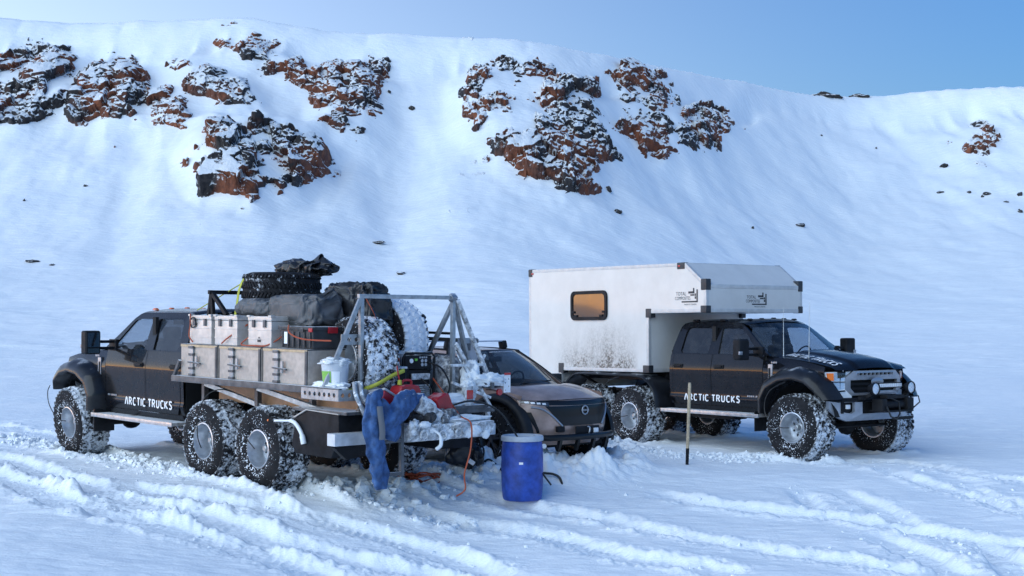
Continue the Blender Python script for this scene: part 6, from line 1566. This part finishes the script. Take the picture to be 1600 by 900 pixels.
b = MB(); b.grid(lambda u, v: (lerp(-3.05, -3.60, v), (2 * u - 1) * lerp(0.56, 0.72, v), lerp(1.70, 1.27, v)), 10, 8); b.build('rear_glass', M_GLASSD, CAR, 60)
b = MB(); b.grid(lambda u, v: (-3.60 - 0.06 * math.sin(math.pi * v), (2 * u - 1) * lerp(0.62, 0.72, v), lerp(0.45, 1.28, v)), 10, 8); b.build('tailgate', M_COP, CAR, 60)
for s in (1, -1):
    out = [(-0.34, 1.21), (-0.72, 1.50), (-1.06, 1.715), (-1.16, 1.752), (-1.9, 1.785), (-2.6, 1.765), (-3.02, 1.70), (-3.40, 1.46), (-3.56, 1.28), (-2.4, 1.262), (-1.2, 1.25)]
    h1 = [(-0.62, 1.275), (-0.85, 1.48), (-1.10, 1.655), (-1.25, 1.70), (-1.70, 1.72), (-1.70, 1.29)]
    h2 = [(-1.80, 1.29), (-1.80, 1.72), (-2.5, 1.70), (-2.95, 1.62), (-3.15, 1.45), (-2.9, 1.31)]
    yf = lambda z: interp(z, [1.20, 1.26, 1.72, 1.79], [0.90, 0.865, 0.625, 0.585])
    b = MB(); b.holed(out, [h1, h2], lambda p, d: (p[0], s * (yf(p[1]) - d), p[1]), 0, 0.03); b.build('cabin_side', M_COP if s else M_CBLK, CAR, 30)
    for h in (h1, h2): b = MB(); b.add([(p[0], s * (yf(p[1]) - 0.015), p[1]) for p in h], [tuple(range(len(h)))]); b.build('side_window', M_GLASSD, CAR, 0)
    b = MB(); b.tube(smooth_path([(p[0], s * (yf(p[1]) + 0.004), p[1]) for p in out[:7]], 3), 0.016, 6); b.build('roof_trim', M_CBLK, CAR, 60)
    # door mirror
    b = MB(); b.box((-0.66, s * 1.02, 1.31), (0.13, 0.20, 0.14)); mi = b.build('door_mirror', M_CBLK, CAR, 40, 0.04, 3)
    b = MB(); b.bar((-0.66, s * 0.88, 1.26), (-0.66, s * 0.98, 1.29), 0.05); b.build('mirror_foot', M_CBLK, mi, 30)
    # arches and wheels
    for ax in (0.0, -2.775):
        b = MB(); rings = []
        for (r, y) in ((0.66, 0.88), (0.655, 0.94), (0.635, 0.99), (0.60, 1.02), (0.57, 1.025), (0.555, 1.015), (0.555, 0.80)):
            rings.append([(ax + r * math.cos(R(-8 + 196 * k / 30)) * 1.03, s * y * (1 - 0.05 * max(0, math.cos(R(-8 + 196 * k / 30))) * (1 if ax == 0 else 0)), 0.50 + r * math.sin(R(-8 + 196 * k / 30))) for k in range(31)])
        b.loft(rings, closed=False); b.build('wheel_arch', M_CFLARE, CAR, 50)
        b = MB(); b.lathe([(0.0, 0.0), (0.56, 0.0)], (ax, s * 0.928, 0.50), 'y', 28); b.build('arch_liner', M_DARK, CAR, 0)
for n_, (x, zc) in enumerate(((-1.42, 1.885), (-2.40, 1.875))):
    b = MB(); b.grid(lambda u, v: (x + 0.07 * (v - 0.5), lerp(-0.60, 0.60, u), zc + 0.018 * math.sin(math.pi * v)), 8, 4); b.grid(lambda u, v: (x + 0.07 * (v - 0.5), lerp(-0.60, 0.60, u), zc - 0.012), 8, 4)
    rbx = b.build('roof_bar', M_ALU, CAR, 60)
    for s in (1, -1): b = MB(); b.box((x, s * 0.595, 1.835), (0.11, 0.10, 0.13), Matrix.Rotation(s * 0.25, 3, 'X')); b.build('bar_foot', M_PLAST, rbx, 30, 0.03)
# cabin
for sx, sy in ((-1.35, 0.38), (-1.35, -0.38), (-2.3, 0.38), (-2.3, -0.38)):
    b = MB(); b.box((sx + 0.1, sy, 0.86), (0.5, 0.5, 0.2)); b.box((sx - 0.2, sy, 1.16), (0.15, 0.48, 0.6), Matrix.Rotation(-0.25, 3, 'Y')); b.box((sx - 0.32, sy, 1.50), (0.09, 0.26, 0.17)); b.build('seat', M_SEAT, CAR, 40, 0.05)
b = MB(); b.box((-0.55, 0, 1.12), (0.55, 1.5, 0.14)); b.build('dashboard', M_SEAT, CAR, 40, 0.05)
b = MB(); b.lathe([(0.17 + 0.015 * math.cos(a), 0.015 * math.sin(a)) for a in [k * math.pi / 4 for k in range(8)]], (0, 0, 0), 'x', 24, True); b.box((0, 0, 0), (0.03, 0.32, 0.06)); st = b.build('steering_wheel', M_PLAST, CAR, 40); st.location = (-0.92, 0.38, 1.27); st.rotation_euler = (0, 0.42, 0)
b = MB(); b.box((-0.98, 0, 1.62), (0.05, 0.24, 0.08)); b.build('rear_view_mirror', M_PLAST, CAR, 30, 0.02)
# wheels: narrower five-spoke rims
ct = tyre_mesh(0.495, 0.36, 0.245, 34, 'tyre'); ct.materials.append(tyre_mat2)
def car_rim():
    b = MB(); b.lathe([(0.25, 0.155), (0.262, 0.165), (0.24, 0.17), (0.225, 0.14), (0.215, 0.02), (0.22, -0.15), (0.25, -0.155)], axis='y', n=40)
    for k in range(5):
        a = 2 * math.pi * k / 5
        for d in (-0.16, 0.16):
            r0 = Vector((math.sin(a + d * 0.6) * 0.05, 0.135, math.cos(a + d * 0.6) * 0.05)); r1 = Vector((math.sin(a + d) * 0.228, 0.12, math.cos(a + d) * 0.228)); b.bar(r0, r1, 0.032, 0.035, (0, 1, 0))
    b.lathe([(0.0, 0.15), (0.05, 0.15), (0.065, 0.12), (0.065, 0.0)], axis='y', n=20)
    b.lathe([(0.0, 0.03), (0.16, 0.03)], axis='y', n=24)
    return b.mesh('rim', 35, merge=False)
cr = car_rim(); cr.materials.append(mat('dark_alloy', (0.10, 0.105, 0.115), 0.35, 0.7, var=0.3, snow=0.1, sscale=14))
for ax in (0.0, -2.775):
    for s in (1, -1):
        b = MB(); b.cyl((0, -0.1, 0), (0, 0.05, 0), 0.15, n=24); w = b.build('wheel', M_CHASSIS, CAR, 40); w.location = (ax, s * 0.87, 0.495); w.rotation_euler = (0, 0, (R(-8) if ax == 0 else 0) + (0 if s > 0 else math.pi))
        t_ = link('tyre', ct, None, w); link('rim', cr, None, w)
# ------------------------------------------------------------------ barrel, stake and things on the snow
def on_snow(px, py): return Vector(px_snow(px, py))
bp0 = on_snow(816, 779)
k = bp0.y / FOC; br = 33.0 * k
BARREL = thing('barrel', 'blue plastic drum with pale lid standing in the snow', 'barrel', (bp0.x, bp0.y, bp0.z - 0.02))
M_BAR = mat('blue_drum', (0.018, 0.060, 0.32), 0.48, coat=0.05, var=0.5, vscale=9, snow=0.10, sscale=22, soft=0.14, bump=0.3, bscale=9)
M_LID = mat('pale_lid_plastic', (0.42, 0.46, 0.52), 0.5, var=0.2, up=0.35, upth=1.0)
BH = 101.0 * k
b = MB(); b.lathe([(0.0, 0.0), (br * 0.82, 0.0), (br * 0.90, 0.015 * BH), (br * 0.935, 0.05 * BH), (br * 0.985, 0.22 * BH), (br * 1.0, 0.48 * BH), (br * 0.985, 0.75 * BH), (br * 0.935, 0.90 * BH), (br * 0.91, 0.955 * BH), (0, 0.96 * BH)], n=56); b.build('body', M_BAR, BARREL, 40)
b = MB(); b.lathe([(br * 0.95, 0.915 * BH), (br * 1.0, 0.92 * BH), (br * 1.01, 0.945 * BH), (br * 1.0, 0.985 * BH), (br * 0.95, 1.0 * BH), (br * 0.88, 0.985 * BH), (br * 0.80, 0.965 * BH), (br * 0.78, 0.985 * BH), (br * 0.62, 0.99 * BH), (br * 0.60, 0.97 * BH), (0, 0.97 * BH)], n=56); b.build('lid', M_LID, BARREL, 35)
b = MB(); b.grid(lambda u, v: (br * 0.999 * math.sin(R(-9 + 11 * u)), -br * 0.999 * math.cos(R(-9 + 11 * u)), (0.575 + 0.035 * v) * BH), 3, 1); b.build('label_sticker', M_WHITE, BARREL, 40)
sp = on_snow(1073.5, 726); ks = sp.y / FOC
STAKE = thing('marker_stake', 'thin pale wooden stake with a black tip stuck upright in the snow', 'stake', sp)
tilt = Vector((4.5 * ks, 0.02, 128 * ks)); M_WOOD = mat('pale_stake_wood', (0.42, 0.33, 0.22), 0.6, 0.0, var=0.35, vscale=20)
b = MB(); b.tube([tilt * 0.18, tilt * 0.6, tilt * 0.97, tilt], [0.026, 0.026, 0.026, 0.020], 10); b.build('shaft', M_WOOD, STAKE, 50)
b = MB(); b.tube([tilt * -0.05, tilt * 0.2], [0.024, 0.028], 10); b.build('tip', M_PLAST, STAKE, 50)
# hoses by the barrel
def snow_cord(name, label, cat, pts, r, m, group=None, lift=None):
    P = []
    for i, (px, py) in enumerate(pts): q = on_snow(px, py); q.z += (lift[i] if lift else 0.01); P.append(q)
    b = MB(); b.tube(smooth_path(P), r, 6); return tag(b.build(name, m, None, 60), label, cat, group)
snow_cord('hose', 'short black hose end in the snow left of the blue barrel', 'hose', [(754, 722), (764, 722), (776, 732), (787, 740), (800, 746)], 0.016, M_RUBBER, None, [-0.02, 0.03, 0.04, 0.02, 0])
snow_cord('hose', 'short black hose end in the snow right of the blue barrel', 'hose', [(842, 744), (852, 745), (864, 746), (874, 750), (879, 757)], 0.018, M_RUBBER, None, [0.05, 0.05, 0.045, 0.03, -0.02])
# coil of orange cord
c0 = on_snow(655, 752)
b = MB(); rnd = random.Random(3); pts = []
for k_ in range(90):
    a = k_ * 0.42; rr = 0.20 + 0.07 * math.sin(k_ * 0.7) ; pts.append((c0.x + rr * 1.25 * math.cos(a) + 0.10 * math.sin(k_ * 0.13), c0.y + rr * 0.8 * math.sin(a), c0.z + 0.06 + 0.05 * math.sin(k_ * 0.9) + 0.03 * math.sin(k_ * 0.37)))
b.tube(pts, 0.014, 6); tag(b.build('cord_coil', M_ROPE, None, 60), 'loose coil of orange extension cord on the snow behind the truck', 'cord')
# black bag under the tail shelf
bgp = on_snow(722, 727)
t = thing('duffel_bag', 'black duffel bag half sunk in snow under the truck tail', 'bag', bgp)
def bag_mesh(size, seed):
    bm = bmesh.new(); bmesh.ops.create_icosphere(bm, subdivisions=5, radius=1.0); P = np.array([v.co[:] for v in bm.verts]); Q = np.sign(P) * np.abs(P) ** 0.62
    n = fbm3(Q[:, 0] * 1.6 + seed, Q[:, 1] * 1.6, Q[:, 2] * 1.6, 3); 
    for v, q, m_ in zip(bm.verts, Q, n): v.co = Vector((q[0] * size[0] / 2, q[1] * size[1] / 2, q[2] * size[2] / 2)) * (1 + 0.14 * m_)
    me = bpy.data.meshes.new('body'); bm.to_mesh(me); bm.free(); me.polygons.foreach_set('use_smooth', [True] * len(me.polygons)); return me
o = link('body', bag_mesh((0.46, 0.36, 0.40), 4), M_BLACKCL, t); o.location = (0, 0, 0.17); o.rotation_euler = (0.1, 0.3, 0.2)
o = link('side_pocket', bag_mesh((0.16, 0.26, 0.28), 9), M_BLACKCL, t); o.location = (0.21, -0.06, 0.14); o.rotation_euler = (0.1, -0.3, 0.2)
b = MB(); b.tube(smooth_path([(0.20, -0.18, 0.30), (0.30, -0.2, 0.26), (0.30, -0.2, 0.14), (0.24, -0.2, 0.10)]), 0.012, 6); b.build('strap', M_RUBBER, t, 50)
b = MB(); b.box((0.14, -0.215, 0.06), (0.09, 0.01, 0.06), Matrix.Rotation(0.6, 3, 'Y')); b.build('tag_label', M_WHITE, t, 0)

# loose snow blocks thrown up along tracks and wheels
def chunks(name, label, lines, count, smin, smax, spread, seed):
    rnd = np.random.RandomState(seed); b = MB()
    base = bmesh.new(); bmesh.ops.create_icosphere(base, subdivisions=1, radius=1.0); BV = np.array([v.co[:] for v in base.verts]); BF = [tuple(v.index for v in f.verts) for f in base.faces]; base.free()
    pts = []
    for L, w in lines: pts += [(p[0], p[1], w) for p in L]
    XY = []
    for i in range(count):
        p = pts[rnd.randint(len(pts))]; XY.append((p[0] + rnd.normal() * spread * p[2], p[1] + rnd.normal() * spread * p[2] * 0.8))
    XY = np.array(XY); Zs = ground_z(XY[:, 0], XY[:, 1]); allv = []; allf = []
    for i in range(count):
        s = smin + (smax - smin) * rnd.rand() ** 2.6
        V = BV * (1 + 0.38 * rnd.normal(size=(len(BV), 1)).clip(-1, 1)) * np.array([1.0, 0.9, 0.75]) * s
        a = rnd.rand() * 6.28; c, sn = math.cos(a), math.sin(a); V = np.stack([V[:, 0] * c - V[:, 1] * sn, V[:, 0] * sn + V[:, 1] * c, V[:, 2]], 1) + np.array([XY[i, 0], XY[i, 1], Zs[i] + 0.25 * s])
        o_ = len(b.v); b.v += [tuple(v) for v in V]; b.f += [tuple(k + o_ for k in f) for f in BF]
    me = bpy.data.meshes.new(name); me.from_pydata(b.v, [], b.f); o = link(name, me, M_CHUNK); o['kind'] = 'stuff'; o['label'] = label; o['category'] = 'snow'
    return o
chunks('snow_chunks', 'broken snow blocks shoved up beside the left truck', [(L, w) for L, w, h in BK[:1]], 1500, 0.010, 0.060, 0.5, 1)
chunks('snow_chunks', 'broken snow blocks heaped in front of the copper car', [(BK[1][0], BK[1][1]), (BK[3][0], BK[3][1])], 1100, 0.014, 0.10, 0.6, 2)
chunks('snow_chunks', 'crumbs of snow along the wheel tracks', [(L, w) for L, w, d, l in TR], 1000, 0.006, 0.035, 1.1, 3)
chunks('snow_chunks', 'trampled snow crumbs in front of the right truck', [(BK[2][0], BK[2][1])], 500, 0.01, 0.05, 0.7, 4)
